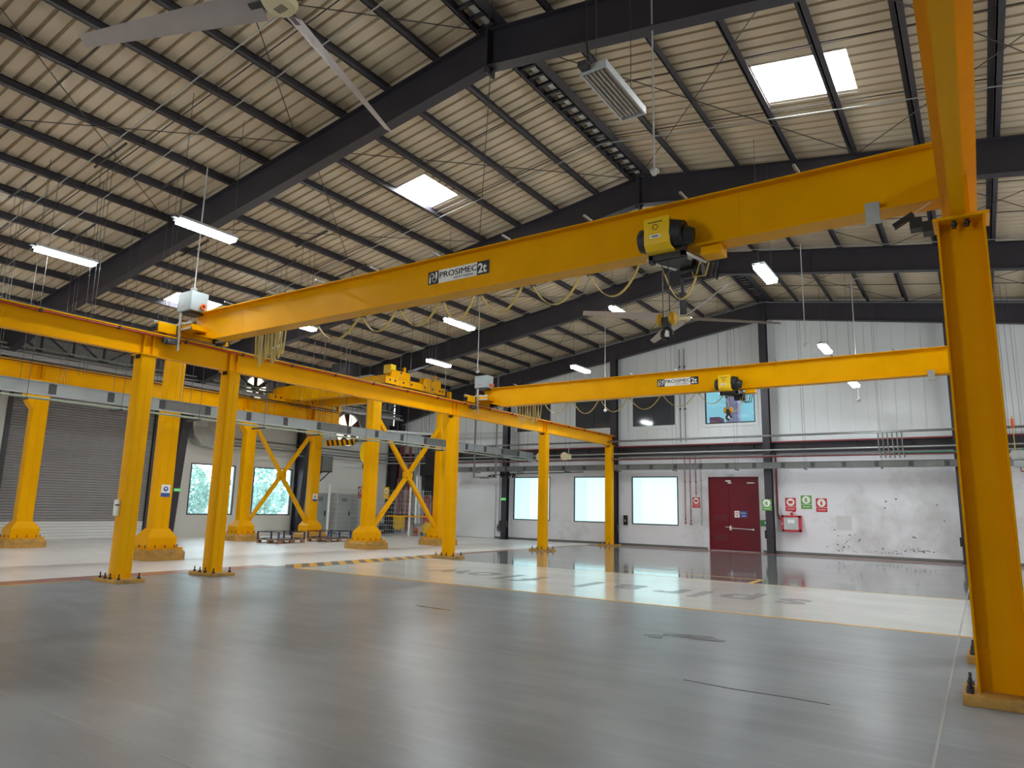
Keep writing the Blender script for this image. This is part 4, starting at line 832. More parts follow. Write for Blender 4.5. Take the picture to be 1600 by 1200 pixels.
# ================================================================== LUMINAIRES
def luminaire(x, y, z=7.2):
    t = thing('led_luminaire', '', 'light fixture', (x, y, z), 'suspended linear light fixtures')
    MB().box(x - 0.14, x + 0.14, y - 0.66, y + 0.66, z + 0.01, z + 0.07).build('lamp_housing', LGREY, t, bevel=0.008)
    MB().box(x - 0.115, x + 0.115, y - 0.62, y + 0.62, z - 0.06, z + 0.012).build('lamp_diffuser', LED, t, smooth=False)
    MB().box(x - 0.05, x + 0.05, y - 0.76, y - 0.66, z + 0.02, z + 0.07).build('gear_box', DGREY, t)
    for d in (-0.6, 0.6): MB().cyl((x, y + d, z + 0.07), (x, y + d, zr(x, Z_PB) + 0.02), 0.006, n=4).build('suspension_wire', WIRE, t)
    return t
LUM = [(-13.0, 7.75, 'lit linear lamp left of the near crane, over the rafter'), (-17.35, 6.95, 'lit linear lamp at the far left edge'), (-13.0, 16.3, 'lit linear lamp below the near girder sign'),
       (-17.4, 20.6, 'lit linear lamp above the tall runway carriage'), (-13.0, 24.2, 'lit linear lamp above the far girder'), (-10.35, 22.2, 'lit lamp tucked behind the third portal frame'), (-17.6, 13.9, 'lit lamp seen behind the festoon bundle'),
       (-3.8, 16.2, 'large lit lamp panel right of the near hoist'), (-4.0, 24.9, 'small lit lamp panel above the far girder'), (-3.5, 27.3, 'smallest lit lamp below the far girder'),
       (-23.0, 7.0, 'lit lamp in the left bay out of view'), (-23.5, 17.0, 'lit lamp in the left bay by the tall crane'), (-23.5, 26.5, 'lit lamp near the back left corner'), (-8.4, 28.0, 'lit lamp above the back-lit windows'),  # this row and the next: unseen lamps added as fill light
       (4.0, 16.0, 'lit lamp right of the tall column'), (4.0, 24.5, 'lit lamp by the right of the back wall'), (-13.0, -2.0, 'lit lamp behind the camera left'), (-3.8, -3.0, 'lit lamp behind the camera'), (5.0, -2.0, 'lit lamp behind the camera right'), (-22.0, -4.0, 'lit lamp behind the camera far left'), (5.0, 6.0, 'lit lamp to the right of the camera')]
l0 = None
for x, y, lb in LUM:
    z = 7.2
    if (x, y) == (-3.5, 27.3): z = 6.35
    if (x, y) == (-10.35, 22.2): z = 8.72
    luminaire(x, y, z)['label'] = lb
# the unlit fluorescent one overhead
x, y, z = -3.72, 7.85, 7.2
t = thing('fluorescent_luminaire', 'unlit six-tube fluorescent fixture hanging under the near rafter', 'light fixture', (x, y, z))
MB().box(x - 0.17, x + 0.17, y - 0.62, y + 0.62, z + 0.05, z + 0.11).box(x - 0.19, x - 0.17, y - 0.62, y + 0.62, z, z + 0.11).box(x + 0.17, x + 0.19, y - 0.62, y + 0.62, z, z + 0.11).box(x - 0.19, x + 0.19, y - 0.64, y - 0.62, z, z + 0.11).box(x - 0.19, x + 0.19, y + 0.62, y + 0.64, z, z + 0.11).build('lamp_housing', LGREY, t, smooth=False)
for k in range(6):
    xx = x - 0.145 + k * 0.058
    MB().cyl((xx, y - 0.58, z + 0.025), (xx, y + 0.58, z + 0.025), 0.013, n=8).build('fluorescent_tube', TUBE, t)
    MB().add([(xx - 0.03, y - 0.6, z + 0.03), (xx, y - 0.6, z + 0.048), (xx, y + 0.6, z + 0.048), (xx - 0.03, y + 0.6, z + 0.03)], [(0, 1, 2, 3)]).build('reflector_fin', REFL, t, smooth=False, recalc=False)
MB().box(x - 0.15, x - 0.03, y - 0.78, y - 0.64, z + 0.03, z + 0.1).build('gear_box', DGREY, t)
MB().tube([(x - 0.02, y - 0.72, z + 0.1), (x - 0.02, y - 0.8, z + 0.5), (x, y - 0.8, 9.4)], 0.014).build('power_cable', BCABLE, t)
for d in (-0.55, 0.55): MB().cyl((x, y + d, z + 0.11), (x, y + d, 10.1), 0.006, n=4).build('suspension_wire', WIRE, t)

# ================================================================== CEILING FANS
def big_fan(x, y, z, r, a0, label):
    t = thing('ceiling_fan', label, 'fan', (x, y, z), 'large four-blade ceiling fans')
    hub = MB().cyl((x, y, z - 0.05), (x, y, z + 0.02), 0.2, 0.24, n=28).cyl((x, y, z + 0.02), (x, y, z + 0.1), 0.24, 0.2, n=28).build('fan_hub', CREAM, t)
    for k in range(5): MB().box(x - 0.09 + 0.035*k, x - 0.075 + 0.035*k, y - 0.02, y + 0.09, z - 0.053, z - 0.05).build('hub_mark', BLACK, hub, smooth=False)
    MB().cyl((x, y, z + 0.1), (x, y, z + 0.85), 0.12, n=16).build('motor', DGREY, t)
    MB().cyl((x, y, z + 0.45), (x, y, 10.4), 0.05, n=10).build('drop_tube', DGREY, t)
    for k in range(4):
        a = math.radians(a0 + 90 * k); ca, sa = math.cos(a), math.sin(a); mb = MB(); vs = []
        P = lambda rr, tt, dz: (x + rr * ca - tt * sa, y + rr * sa + tt * ca, z + 0.03 + dz)
        st = 8
        for i in range(st + 1):
            rr = 0.28 + (r - 0.28) * i / st; w = 0.17 - 0.09 * i / st; tw = 0.10 - 0.05 * i / st
            for tt, dz in ((-w, -tw), (-w*0.3, -tw*0.1 + 0.025), (w*0.4, tw*0.6 + 0.025), (w, tw), (w*0.4, tw*0.5), (-w*0.3, -tw*0.3)): vs.append(P(rr, tt, dz))
        fs = [(6*i + j, 6*i + (j+1) % 6, 6*(i+1) + (j+1) % 6, 6*(i+1) + j) for i in range(st) for j in range(6)] + [(5, 4, 3, 2, 1, 0), tuple(range(6*st, 6*st + 6))]
        mb.add(vs, fs).build('fan_blade', BLADE, t)
        MB().hexa([P(0.15, -0.06, -0.02), P(0.45, -0.05, -0.02), P(0.45, 0.05, 0.0), P(0.15, 0.06, 0.0), P(0.15, -0.06, 0.0), P(0.45, -0.05, 0.0), P(0.45, 0.05, 0.02), P(0.15, 0.06, 0.02)]).build('blade_bracket', DGREY, t)
    for k in range(4):
        a = math.radians(45 + 90 * k); MB().cyl((x, y, z + 0.6), (x + 1.5 * math.cos(a), y + 1.5 * math.sin(a), 10.5), 0.005, n=4).build('guy_wire', WIRE, t)
    return t
big_fan(-7.1, 4.9, 8.05, 3.25, 108, 'big four-blade ceiling fan at the top left')
big_fan(-7.35, 20.45, 7.6, 3.2, 40, 'big four-blade ceiling fan behind the near hoist')

# ================================================================== PENDANT DETECTORS AND CONDUITS
def pendant(x, y, zb, zt, label, side=None):
    t = thing('pendant_detector', label, 'detector', (x, y, zb), 'detectors on drop pipes')
    MB().cyl((x, y, zb + 0.1), (x, y, zt), 0.016, n=8).build('drop_pipe', mat('white_conduit', S(206, 206, 206), 0.4, metal=0.3), t)
    MB().cyl((x, y, zb + 0.06), (x, y, zb + 0.1), 0.07, 0.05, n=14).cyl((x, y, zb), (x, y, zb + 0.06), 0.035, 0.065, n=14).build('detector_head', LGREY, t)
    for k in range(3):
        a = k * 2.1; MB().box(x + 0.06 * math.cos(a) - 0.015, x + 0.06 * math.cos(a) + 0.015, y + 0.06 * math.sin(a) - 0.015, y + 0.06 * math.sin(a) + 0.015, zb + 0.02, zb + 0.08).build('detector_lug', LGREY, t)
    if side:
        mb = MB().tube([(x, y, zt), (x + side, y, zt + 0.02)], 0.014).tube([(x, y, zt), (x + side * 0.3, y + 0.3, zt + 0.1), (x + side * 0.45, y + 0.1, zt + 0.05)], 0.01)
        mb.build('side_conduit', MATS['white_conduit'], t)
    return t
pendant(-3.95, 9.8, 6.95, 10.37, 'detector on a long drop pipe above the near hoist')
pendant(-15.1, 8.85, 6.5, 9.7, 'detector on a drop pipe above the near control box')
pendant(-15.1, 20.1, 6.5, 9.7, 'detector on a drop pipe left of the far control box')
pendant(-12.5, 25.4, 5.58, 9.65, 'detector on a white drop pipe hanging behind the far girder, left', 0.8)
pendant(-4.3, 23.2, 6.95, 10.42, 'detector on a drop pipe right of the large lamp panel')
pendant(-3.2, 25.9, 5.48, 9.8, 'detector on a white angled drop pipe near the right column', 1.6)
def conduit(name, pts, r, m, label, cat='conduit', group=None, n=7):
    mb = MB().tube(pts, r, n); o = mb.build(name, m, None, org=pts[0]); return tag(o, label, cat, group)
for i, (y, x0, x1, lb) in enumerate(((14.7, -28.5, 3.5, 'silver conduit crossing under the purlins of the second bay'), (6.9, -28.5, -9, 'thin silver conduit under the purlins at the top left'), (7.9, -28.5, -6.5, 'second thin silver conduit under the purlins at the top left'), (23.4, -28.5, 3.5, 'silver conduit along the third portal frame'), (30.3, -28, 3.5, 'silver conduit along the gable frame'))):
    if i == 4: pts = [(x0, y, zr(x0, Z_RT - 0.1)), (RX, y, Z_RT - 0.1), (x1, y, zr(x1, Z_RT - 0.1))]
    else: pts = [(x0, y, zr(x0, Z_PB - 0.03))] + ([(RX, y, Z_PB - 0.03)] if x1 > RX else []) + [(x1, y, zr(x1, Z_PB - 0.03))]
    conduit('roof_conduit', pts, 0.014, GALV, lb, 'conduit', 'conduits under the roof')

# ================================================================== BUS DUCTS AND PIPES ON HANGERS
def bus_duct(p0, p1, axis, w, h, z, label, cover, n_j, m):
    mid = [(a + b) / 2 for a, b in zip(p0, p1)]
    t = thing('bus_duct', label, 'bus duct', (mid[0], mid[1], z), 'bus ducts')
    L_ = p1 - p0 if False else None
    a0, a1 = (p0[0], p1[0]) if axis == 'x' else (p0[1], p1[1]); c = p0[1] if axis == 'x' else p0[0]
    n = n_j; st = (a1 - a0) / n
    for k in range(n):
        u0, u1 = a0 + k * st, a0 + (k + 1) * st - 0.02
        (MB().box(u0, u1, c - w/2, c + w/2, z, z + h) if axis == 'x' else MB().box(c - w/2, c + w/2, u0, u1, z, z + h)).build('duct_length', m if k % 4 else DUCT2, t, smooth=False)
        u = u0 - 0.09; g = 0.012
        (MB().box(u, u + 0.16, c - w/2 - g, c + w/2 + g, z + 0.02, z + h - 0.02) if axis == 'x' else MB().box(c - w/2 - g, c + w/2 + g, u, u + 0.16, z + 0.02, z + h - 0.02)).build('joint_cover', DGREY, t, smooth=False)
    if axis == 'x':
        for s in (z - 0.012, z + h): MB().box(a0, a1, c - w/2 - 0.03, c + w/2 + 0.03, s, s + 0.012).build('edge_flange', m, t, smooth=False)
    else:
        for s in (z - 0.012, z + h): MB().box(c - w/2 - 0.03, c + w/2 + 0.03, a0, a1, s, s + 0.012).build('edge_flange', m, t, smooth=False)
    return t
bus_duct((-18.0, -6), (-18.0, 28.6), 'y', 0.14, 0.27, 4.0, 'long grey bus duct running behind the slim columns', True, 26, DUCT)
bus_duct((-24.0, 30.15), (6.0, 30.15), 'x', 0.12, 0.24, 3.5, 'grey bus duct along the back wall above the door', True, 26, DUCT2)
def run(name, pts, r, m, label, group): return conduit(name, pts, r, m, label, 'pipe', group)
run('service_pipe', [(-17.9, -6, 3.88), (-17.9, 28.8, 3.88)], 0.03, GREEN, 'pale green pipe just below the long bus duct', 'service pipes')
run('service_pipe', [(-17.75, -6, 3.95), (-17.75, 27.8, 3.95)], 0.016, GALV, 'thin silver pipe just below the long bus duct', 'service pipes')
for i, (y, z, x0, r, m, lb) in enumerate(((29.9, 4.84, -24, 0.035, PIPE, 'grey pipe highest along the back wall'), (29.75, 4.80, -24, 0.03, PIPE, 'second grey pipe high along the back wall'), (29.95, 4.24, -24, 0.035, GALV, 'pale pipe under the dark wall girt'), (29.9, 4.0, -24, 0.03, PIPE, 'grey pipe just above the back bus duct'), (30.0, 3.96, -24, 0.02, REDP, 'thin dark red pipe above the back bus duct'), (30.5, 4.62, -24, 0.03, REDP, 'dark red pipe resting on the wall girt'))):
    run('service_pipe', [(x0, y, z), (6, y, z)], r, m, lb, 'service pipes')
run('service_pipe', [(-2.6, 29.85, 4.02), (6, 29.85, 4.02)], 0.022, mat('teal_pipe', S(60, 130, 110), 0.4), 'teal pipe at the right of the back wall', 'service pipes')
for k in range(6):   # swan-neck pipes
    x = -3.1 + k * 0.16
    run('bent_pipe', [(x - 0.25, 29.8, 4.83), (x - 0.08, 29.78, 4.83), (x, 29.75, 4.76), (x, 29.75, 4.2), (x + 0.02, 29.75, 4.0), (x + 0.06, 29.7, 3.82)], 0.024, PIPE, 'grey swan-neck pipe number %s from the left over the back bus duct' % ('one', 'two', 'three', 'four', 'five', 'six')[k], 'swan-neck pipes')
# trapeze hangers
def hanger(x, y, zb, along, zt, label, w=0.5):
    t = thing('trapeze_hanger', label, 'pipe hanger', (x, y, zb), 'trapeze hangers')
    for s in (-1, 1):
        a = (x + (s * w/2 if along == 'y' else 0), y + (0 if along == 'y' else s * w/2))
        MB().cyl((a[0], a[1], zb - 0.04), (a[0] + s*0.02, a[1], zt), 0.006, n=4).build('hanger_rod', WIRE, t)
    d = w/2 + 0.06
    (MB().box(x - d, x + d, y - 0.02, y + 0.02, zb - 0.04, zb) if along == 'y' else MB().box(x - 0.02, x + 0.02, y - d, y + d, zb - 0.04, zb)).build('hanger_bar', DGREY, t, smooth=False)
ORD = ['first', 'second', 'third', 'fourth', 'fifth', 'sixth', 'seventh', 'eighth', 'ninth', 'tenth', 'eleventh', 'twelfth', 'thirteenth', 'fourteenth']
for k in range(12): hanger(-17.95, 4.6 + k * 2.1, 3.84, 'y', zr(-17.95, Z_PB), '%s trapeze hanger from the front under the long bus duct' % ORD[k])
for k in range(9): hanger(-22.3 + k * 2.75, 29.95, 3.46, 'x', zr(-22.3 + k * 2.75, Z_PB), '%s trapeze hanger from the left on the back wall pipes' % ORD[k], 0.42)
# hanger struts under the purlins with loose wires
for k, (x, y) in enumerate(((-16.2, 7.1), (-18.9, 6.4), (-21.6, 6.9), (-15.9, 8.6), (-20.2, 8.4), (-16.2, 13.0), (-18.3, 13.6), (-17.0, 15.4), (-16.0, 18.5), (-16.9, 19.4), (-19.0, 11.0), (-21.0, 18.0), (-20.5, 15.0))):
    t = thing('roof_hanger', '%s cluster of hanging wires on a roof strut, counted from the front left' % (ORD[k] if k < 14 else ''), 'hanger', (x, y, 5), 'wire clusters under the roof')
    z = zr(x, Z_PB) - 0.02
    MB().beam((x - 0.7, y, zr(x - 0.7, Z_PB) - 0.03), (x + 0.7, y, zr(x + 0.7, Z_PB) - 0.03), 0.04, 0.04).build('roof_strut', RODM, t, smooth=False)
    for d in (-0.35, 0.0, 0.22): MB().cyl((x + d, y, zr(x + d, Z_PB) - 0.04), (x + d * 0.6, y + 0.05, 4.3), 0.0055, n=4).build('hanging_wire', WIRE, t)
for k in range(5):
    x = 0.62 + k * 0.16
    o = MB().cyl((x, 27.6, 3.8), (x - 0.02, 27.6, 9.4), 0.007, n=4).build('hanging_cable', WIRE, None, org=(x, 27.6, 3.8)); tag(o, '%s hanging cable from the left, right of the tall near column' % ORD[k], 'cable', 'cables at the right edge')
t = thing('junction_unit', 'grey junction unit hanging at the right edge', 'junction box', (1.15, 27.9, 3.3))
MB().box(0.93, 1.35, 27.8, 28.1, 3.55, 3.85).build('upper_case', GALV, t, bevel=0.01); MB().box(0.98, 1.35, 27.8, 28.1, 3.3, 3.52).build('lower_case', DUCT, t, bevel=0.01)
MB().torus((0.95, 27.95, 3.7), (0, 1, 0), 0.1, 0.012, 12, 5).build('side_handle', DGREY, t); MB().tube([(1.15, 27.95, 3.3), (1.15, 27.95, 3.18), (1.5, 27.95, 3.18)], 0.02).build('tail_pipe', REDP, t)
MB().tube([(1.05, 27.95, 3.85), (1.05, 27.95, 5.0)], 0.015).build('yellow_chain', CABLE, t); MB().box(1.01, 1.09, 27.9, 28.0, 4.6, 4.9).build('chain_fall', ORNG, t, bevel=0.02)
# speaker/camera by the tall column
t = thing('flood_lamp', 'black flood lamp and bracket beside the tall near column', 'lamp', (-0.4, 8.5, 4.8))
MB().box(-0.3, -0.15, 8.42, 8.6, 4.72, 4.84).box(-0.42, -0.3, 8.42, 8.58, 4.78, 4.9).build('lamp_bracket', BLACK, t); MB().beam((-0.58, 8.5, 4.86), (-0.38, 8.5, 4.97), 0.09, 0.05).build('lamp_body', BLACK, t); MB().tube([(-0.38, 8.5, 4.98), (-0.2, 8.5, 5.08)], 0.006).build('lamp_wire', WHITE, t)
# silver services above the tall runway
for i, (x, z, r, m) in enumerate(((-28.1, 6.95, 0.035, GREEN), (-28.0, 6.78, 0.05, SILV), (-27.75, 6.55, 0.09, SILV), (-27.5, 6.7, 0.03, PIPE), (-27.45, 6.45, 0.05, SILV))):
    run('service_pipe', [(x, -5, z), (x, 29.5, z)], r, m, ('pale green pipe along the eave truss', 'upper silver pipe along the eave truss', 'wide silver pipe along the eave truss', 'thin grey pipe along the eave truss', 'lowest silver pipe beside the tall runway beam')[i], 'eave pipes')
run('service_pipe', [(-28.9, 24, 5.6), (-25, 30.4, 5.6), (-21, 30.4, 5.6)], 0.07, LGREY, 'light pipe curving round the back left corner', 'corner pipes')
run('service_pipe', [(-29.0, 20, 5.3), (-29.0, 29, 5.25), (-24, 30.3, 5.25)], 0.05, REDP, 'dark red pipe near the back left corner', 'corner pipes')
for i, (z, y0) in enumerate(((4.55, 17.2), (4.35, 17.5), (4.2, 18.5), (4.0, 19.5))):
    run('service_pipe', [(-29.2 + 0.1*i, y0, z), (-29.2 + 0.1*i, 29.5, z), (-24.2, 30.55, z)], 0.035, GALV if i % 2 else PIPE, '%s pipe from the top on the left wall above the yard windows' % ORD[i], 'left wall pipes')
t = thing('air_duct', 'silver elbow air duct beside the dark tapered column', 'air duct', (-29.0, 18.3, 4.4))
MB().box(-29.4, -28.8, 17.5, 18.2, 4.9, 6.4).build('duct_riser', GALV, t, bevel=0.02); MB().prism([(17.5, 4.9), (18.2, 4.9), (18.9, 4.5), (18.9, 4.0), (18.0, 4.1), (17.6, 4.5)], 'x', -29.4, -28.8).build('duct_elbow', GALV, t)
t = thing('hydrant_pipe', 'white vertical pipe with a yellow band by the left wall', 'pipe', (-28.3, 19.1, 4.0)); MB().cyl((-28.3, 19.1, 4.0), (-28.3, 19.1, 6.4), 0.09).build('pipe_body', CREAM, t); MB().cyl((-28.3, 19.1, 5.9), (-28.3, 19.1, 6.3), 0.1).build('pipe_band', YCOV, t)
# hanging rectangular pipe frame
t = thing('pipe_gantry', 'hanging grey U-shaped pipe frame left of the first back-lit window', 'pipe frame', (-20.3, 28, 3.05))
for x in (-21.05, -19.72): MB().cyl((x, 28, 3.05), (x, 28, 8.2), 0.05).build('drop_leg', PIPE, t)
MB().cyl((-21.05, 28, 3.1), (-19.72, 28, 3.08), 0.035).cyl((-20.7, 28, 3.04), (-20.1, 28, 3.04), 0.02).build('cross_pipe', PIPE, t)
# camera cluster on the left wall post
t = thing('camera_cluster', 'black camera cluster on the left wall post', 'camera', (-20.8, 30.2, 3.2))
MB().box(-20.95, -20.65, 30.15, 30.3, 3.2, 3.7).build('mount_box', BLACK, t)
for dx in (-0.75, -0.45, 0.5, 0.8): MB().cyl((-20.8 + dx, 30.1, 3.25), (-20.8 + dx, 29.9, 3.2), 0.07, 0.06).box(-20.8 + min(dx, 0), -20.8 + max(dx, 0), 30.12, 30.16, 3.3, 3.34).build('camera_body', BLACK, t)
run('service_pipe', [(-20.6, 30.1, 3.35), (-16.0, 30.1, 3.42)], 0.025, BLACK, 'black bar beside the camera cluster', 'back wall details')
for i, x in enumerate((-17.35, -16.0)):
    t = thing('siren', ('cream siren on the bus duct left of the third slim column', 'cream siren right of the third slim column')[i], 'siren', (x, 28.4, 4.0), 'cream sirens')
    MB().cyl((x, 28.5, 4.05), (x, 28.2, 4.05), 0.14, 0.19, n=16).build('siren_horn', CREAM, t); MB().box(x - 0.12, x + 0.12, 28.5, 28.7, 3.92, 4.18).build('siren_body', CREAM, t, bevel=0.02); MB().tube([(x, 28.6, 4.18), (x + 0.05, 28.6, 4.5), (x + 0.5, 28.6, 4.52)], 0.012).build('siren_cable', GALV, t)

# ================================================================== SIGNS AND FITTINGS ON THE BACK WALL
def safety_sign(x, z0, m, label, glyph, y=YB, w=0.42, h=0.55, ax='y'):
    t = thing('safety_sign', label, 'sign', (x, y, z0), 'safety signs')
    f = (lambda u0, u1, d0, d1, v0, v1: MB().box(x + u0, x + u1, y - d1, y - d0, z0 + v0, z0 + v1)) if ax == 'y' else (lambda u0, u1, d0, d1, v0, v1: MB().box(x + d0, x + d1, y + u0, y + u1, z0 + v0, z0 + v1))
    f(-w/2, w/2, 0, 0.012, 0, h).build('sign_plate', m, t, smooth=False)
    f(-w/2, w/2, 0.012, 0.015, h*0.32, h*0.345).build('sign_band', SIGNW, t, smooth=False)
    f(-w*0.34, w*0.34, 0.012, 0.015, h*0.14, h*0.18).build('sign_print', SIGNW, t, smooth=False)
    mb = MB()
    c = (x, y - 0.012, z0 + h*0.67) if ax == 'y' else (x + 0.012, y, z0 + h*0.67); c2 = (x, y - 0.016, z0 + h*0.67) if ax == 'y' else (x + 0.016, y, z0 + h*0.67)
    mb.cyl(c, c2, w*0.38, n=24).build('sign_disc', SIGNW, t, smooth=False)
    if glyph == 'man':
        for r in ((-0.02, 0.02, h*0.78, h*0.84), (-0.03, 0.03, h*0.62, h*0.77), (-0.07, -0.03, h*0.64, h*0.72), (0.0, 0.04, h*0.5, h*0.62), (-0.05, -0.01, h*0.5, h*0.62)): f(r[0], r[1], 0.016, 0.019, r[2], r[3]).build('sign_glyph', m, t, smooth=False)
    elif glyph == 'bottle': 
        for r in ((-0.035, 0.035, h*0.5, h*0.72), (-0.015, 0.015, h*0.72, h*0.82), (-0.06, 0.0, h*0.77, h*0.8)): f(r[0], r[1], 0.016, 0.019, r[2], r[3]).build('sign_glyph', m, t, smooth=False)
    else:
        for r in ((-0.09, 0.09, h*0.6, h*0.76), (-0.04, 0.04, h*0.54, h*0.6)): f(r[0], r[1], 0.016, 0.019, r[2], r[3]).build('sign_glyph', m, t, smooth=False)
    return t
safety_sign(-6.64, 1.76, SIGNR, 'red alarm sign above the red wall cabinet', 'bell')
safety_sign(-6.02, 1.86, SIGNG, 'green safety sign between two red signs', 'man')
safety_sign(-5.44, 1.75, SIGNR, 'red fire extinguisher sign, rightmost on the back wall', 'bottle')
safety_sign(-7.46, 1.76, SIGNG, 'green exit route sign on the dark wall post', 'man', 30.29, 0.4, 0.46)
safety_sign(-10.68, 1.82, SIGNR, 'red sign left of the maroon door', 'bell', YB, 0.34, 0.46)
for i, (x, y, z, ax, lb) in enumerate(((-20.8, 30.29, 2.0, 'y', 'small green exit sign on the left wall post'), (-28.78, 17.0, 2.0, 'x', 'small green exit sign on the dark tapered column'))):
    t = thing('exit_sign', lb, 'sign', (x, y, z), 'small exit signs'); 
    if ax == 'y': MB().box(x - 0.16, x + 0.16, y - 0.02, y, z, z + 0.13).build('sign_plate', EXITL, t); MB().box(x - 0.1, x + 0.1, y - 0.023, y - 0.02, z + 0.05, z + 0.08).build('sign_print', SIGNW, t)
    else: MB().box(x, x + 0.02, y - 0.1, y + 0.2, z, z + 0.13).build('sign_plate', EXITL, t); MB().box(x + 0.02, x + 0.023, y - 0.05, y + 0.15, z + 0.05, z + 0.08).build('sign_print', SIGNW, t)
t = thing('wall_notice', 'small dark green notice beside the maroon door', 'sign', (-7.78, YB, 1.1)); MB().box(-7.9, -7.6, YB - 0.012, YB, 1.1, 1.36).build('notice_plate', EXITG, t); MB().box(-7.72, -7.66, YB - 0.015, YB - 0.012, 1.2, 1.3).build('notice_mark', SIGNW, t)
t = thing('alarm_cabinet', 'red wall cabinet with a glazed front right of the wall post', 'cabinet', (-6.6, YB, 0.93))
x0, x1, z0, z1 = -6.98, -6.22, 0.92, 1.58
MB().box(x0, x1, YB - 0.24, YB, z0, z1).build('cabinet_body', RED, t, bevel=0.015)
dr = MB().box(x0, x1, YB - 0.27, YB - 0.245, z0, z0 + 0.08).box(x0, x1, YB - 0.27, YB - 0.245, z1 - 0.08, z1).box(x0, x0 + 0.09, YB - 0.27, YB - 0.245, z0, z1).box(x1 - 0.09, x1, YB - 0.27, YB - 0.245, z0, z1).build('cabinet_door', RED, t, smooth=False)
MB().box(x0 + 0.09, x1 - 0.09, YB - 0.258, YB - 0.246, z0 + 0.08, z1 - 0.08).build('cabinet_glass', mat('smoked_panel', S(120, 120, 116), 0.2), dr); MB().box(-6.74, -6.46, YB - 0.262, YB - 0.258, 1.26, 1.42).build('panel_card', SIGNW, dr); MB().box(x0 + 0.02, x0 + 0.05, YB - 0.28, YB - 0.27, 1.2, 1.28).build('cabinet_latch', ALU, dr)
MB().tube([(-7.15, YB - 0.05, 4.2), (-7.15, YB - 0.05, 1.6), (-7.1, YB - 0.08, 1.45), (-6.98, YB - 0.1, 1.45)], 0.035).build('feed_pipe', REDP, t); MB().box(-7.12, -6.98, YB - 0.12, YB, 1.62, 1.9).build('call_point', LGREY, t, bevel=0.01)
MB().cyl((-6.5, YB - 0.1, 1.72), (-6.5, YB - 0.1, 1.8), 0.06, 0.04).cyl((-6.6, YB - 0.1, 1.58), (-6.6, YB - 0.1, 1.7), 0.03, 0.06).build('beacon', RED, t)
for i, (x, zb) in enumerate(((-11.17, 1.15), (-10.92, 1.1), (-10.66, 2.35), (-10.42, 1.1))):
    t = thing('wall_riser', '%s thin riser pipe left of the maroon door, from the left' % ORD[i], 'pipe', (x, YB - 0.04, zb), 'thin riser pipes by the door')
    MB().cyl((x, YB - 0.04, zb), (x, YB - 0.04, 4.15), 0.016, n=8).build('riser_pipe', REDP if i < 3 else GALV, t)
    for z in (zb + 0.12, 2.95 if i < 3 else 3.0): MB().cyl((x, YB - 0.04, z), (x, YB - 0.04, z + 0.05), 0.032, n=8).build('pipe_union', REDP if i < 3 else GALV, t)
    MB().cyl((x, YB - 0.05, zb - 0.05), (x, YB - 0.05, zb + 0.02), 0.035, n=8).build('pipe_end', REDP if i < 2 else (CREAM if i == 2 else GALV), t)
t = thing('door_lamp', 'small emergency lamp above the maroon door', 'lamp', (-9.1, YB - 0.1, 3.22)); MB().box(-9.22, -8.98, YB - 0.12, YB, 3.22, 3.3).build('lamp_case', LGREY, t, bevel=0.01); MB().cyl((-9.1, YB - 0.1, 3.22), (-9.1, YB - 0.1, 3.19), 0.05).build('lamp_lens', GALV, t)
t = thing('wall_plate', 'pale square cover plate left of the maroon door', 'cover plate', (-10.62, YB, 1.15)); MB().box(-10.8, -10.44, YB - 0.02, YB, 1.12, 1.42).build('cover', LGREY, t, bevel=0.004); MB().box(-10.64, -10.6, YB - 0.025, YB - 0.02, 1.25, 1.29).build('cover_screw', GALV, t)
for i, x in enumerate((-10.75, -10.98)):
    t = thing('tall_riser', ('tall thin conduit left of the lit teal window', 'tall thin conduit second from the lit teal window')[i], 'conduit', (x - 0.35, YB, 4.8), 'tall wall conduits'); MB().cyl((x - 0.35, YB - 0.02, 4.8), (x - 0.35, YB - 0.02, 9.2), 0.018, n=7).build('riser_pipe', PIPE, t)
    for z in (6.3, 8.3): MB().box(x - 0.4, x - 0.3, YB - 0.05, YB, z, z + 0.06).build('pipe_clamp', DGREY, t)
t = thing('column_box', 'black box on the wall behind the farthest slim column', 'box', (-14.1, YB, 1.0)); MB().box(-14.2, -14.02, YB - 0.12, YB, 0.95, 1.4).build('box_case', BLACK, t, bevel=0.01); MB().box(-14.14, -14.08, YB - 0.13, YB - 0.12, 1.1, 1.2).build('box_key', GALV, t)
conduit('wall_conduit', [(-21.45, YB - 0.04, 0.3), (-21.45, YB - 0.04, 4.4)], 0.02, PIPE, 'thin grey conduit left of the left wall post', 'conduit')
t = thing('plug_station', 'grey plug station low beside the left wall post', 'socket', (-21.4, YB - 0.1, 0.4)); MB().box(-21.5, -21.36, YB - 0.14, YB, 0.4, 0.75).build('socket_box', PIPE, t, bevel=0.01); MB().tube([(-21.43, YB - 0.1, 0.75), (-21.3, YB - 0.15, 0.95), (-21.2, YB - 0.12, 0.7)], 0.02).build('plug_cable', DGREY, t); MB().cyl((-21.43, YB - 0.14, 0.6), (-21.43, YB - 0.2, 0.58), 0.04).build('plug', DGREY, t)

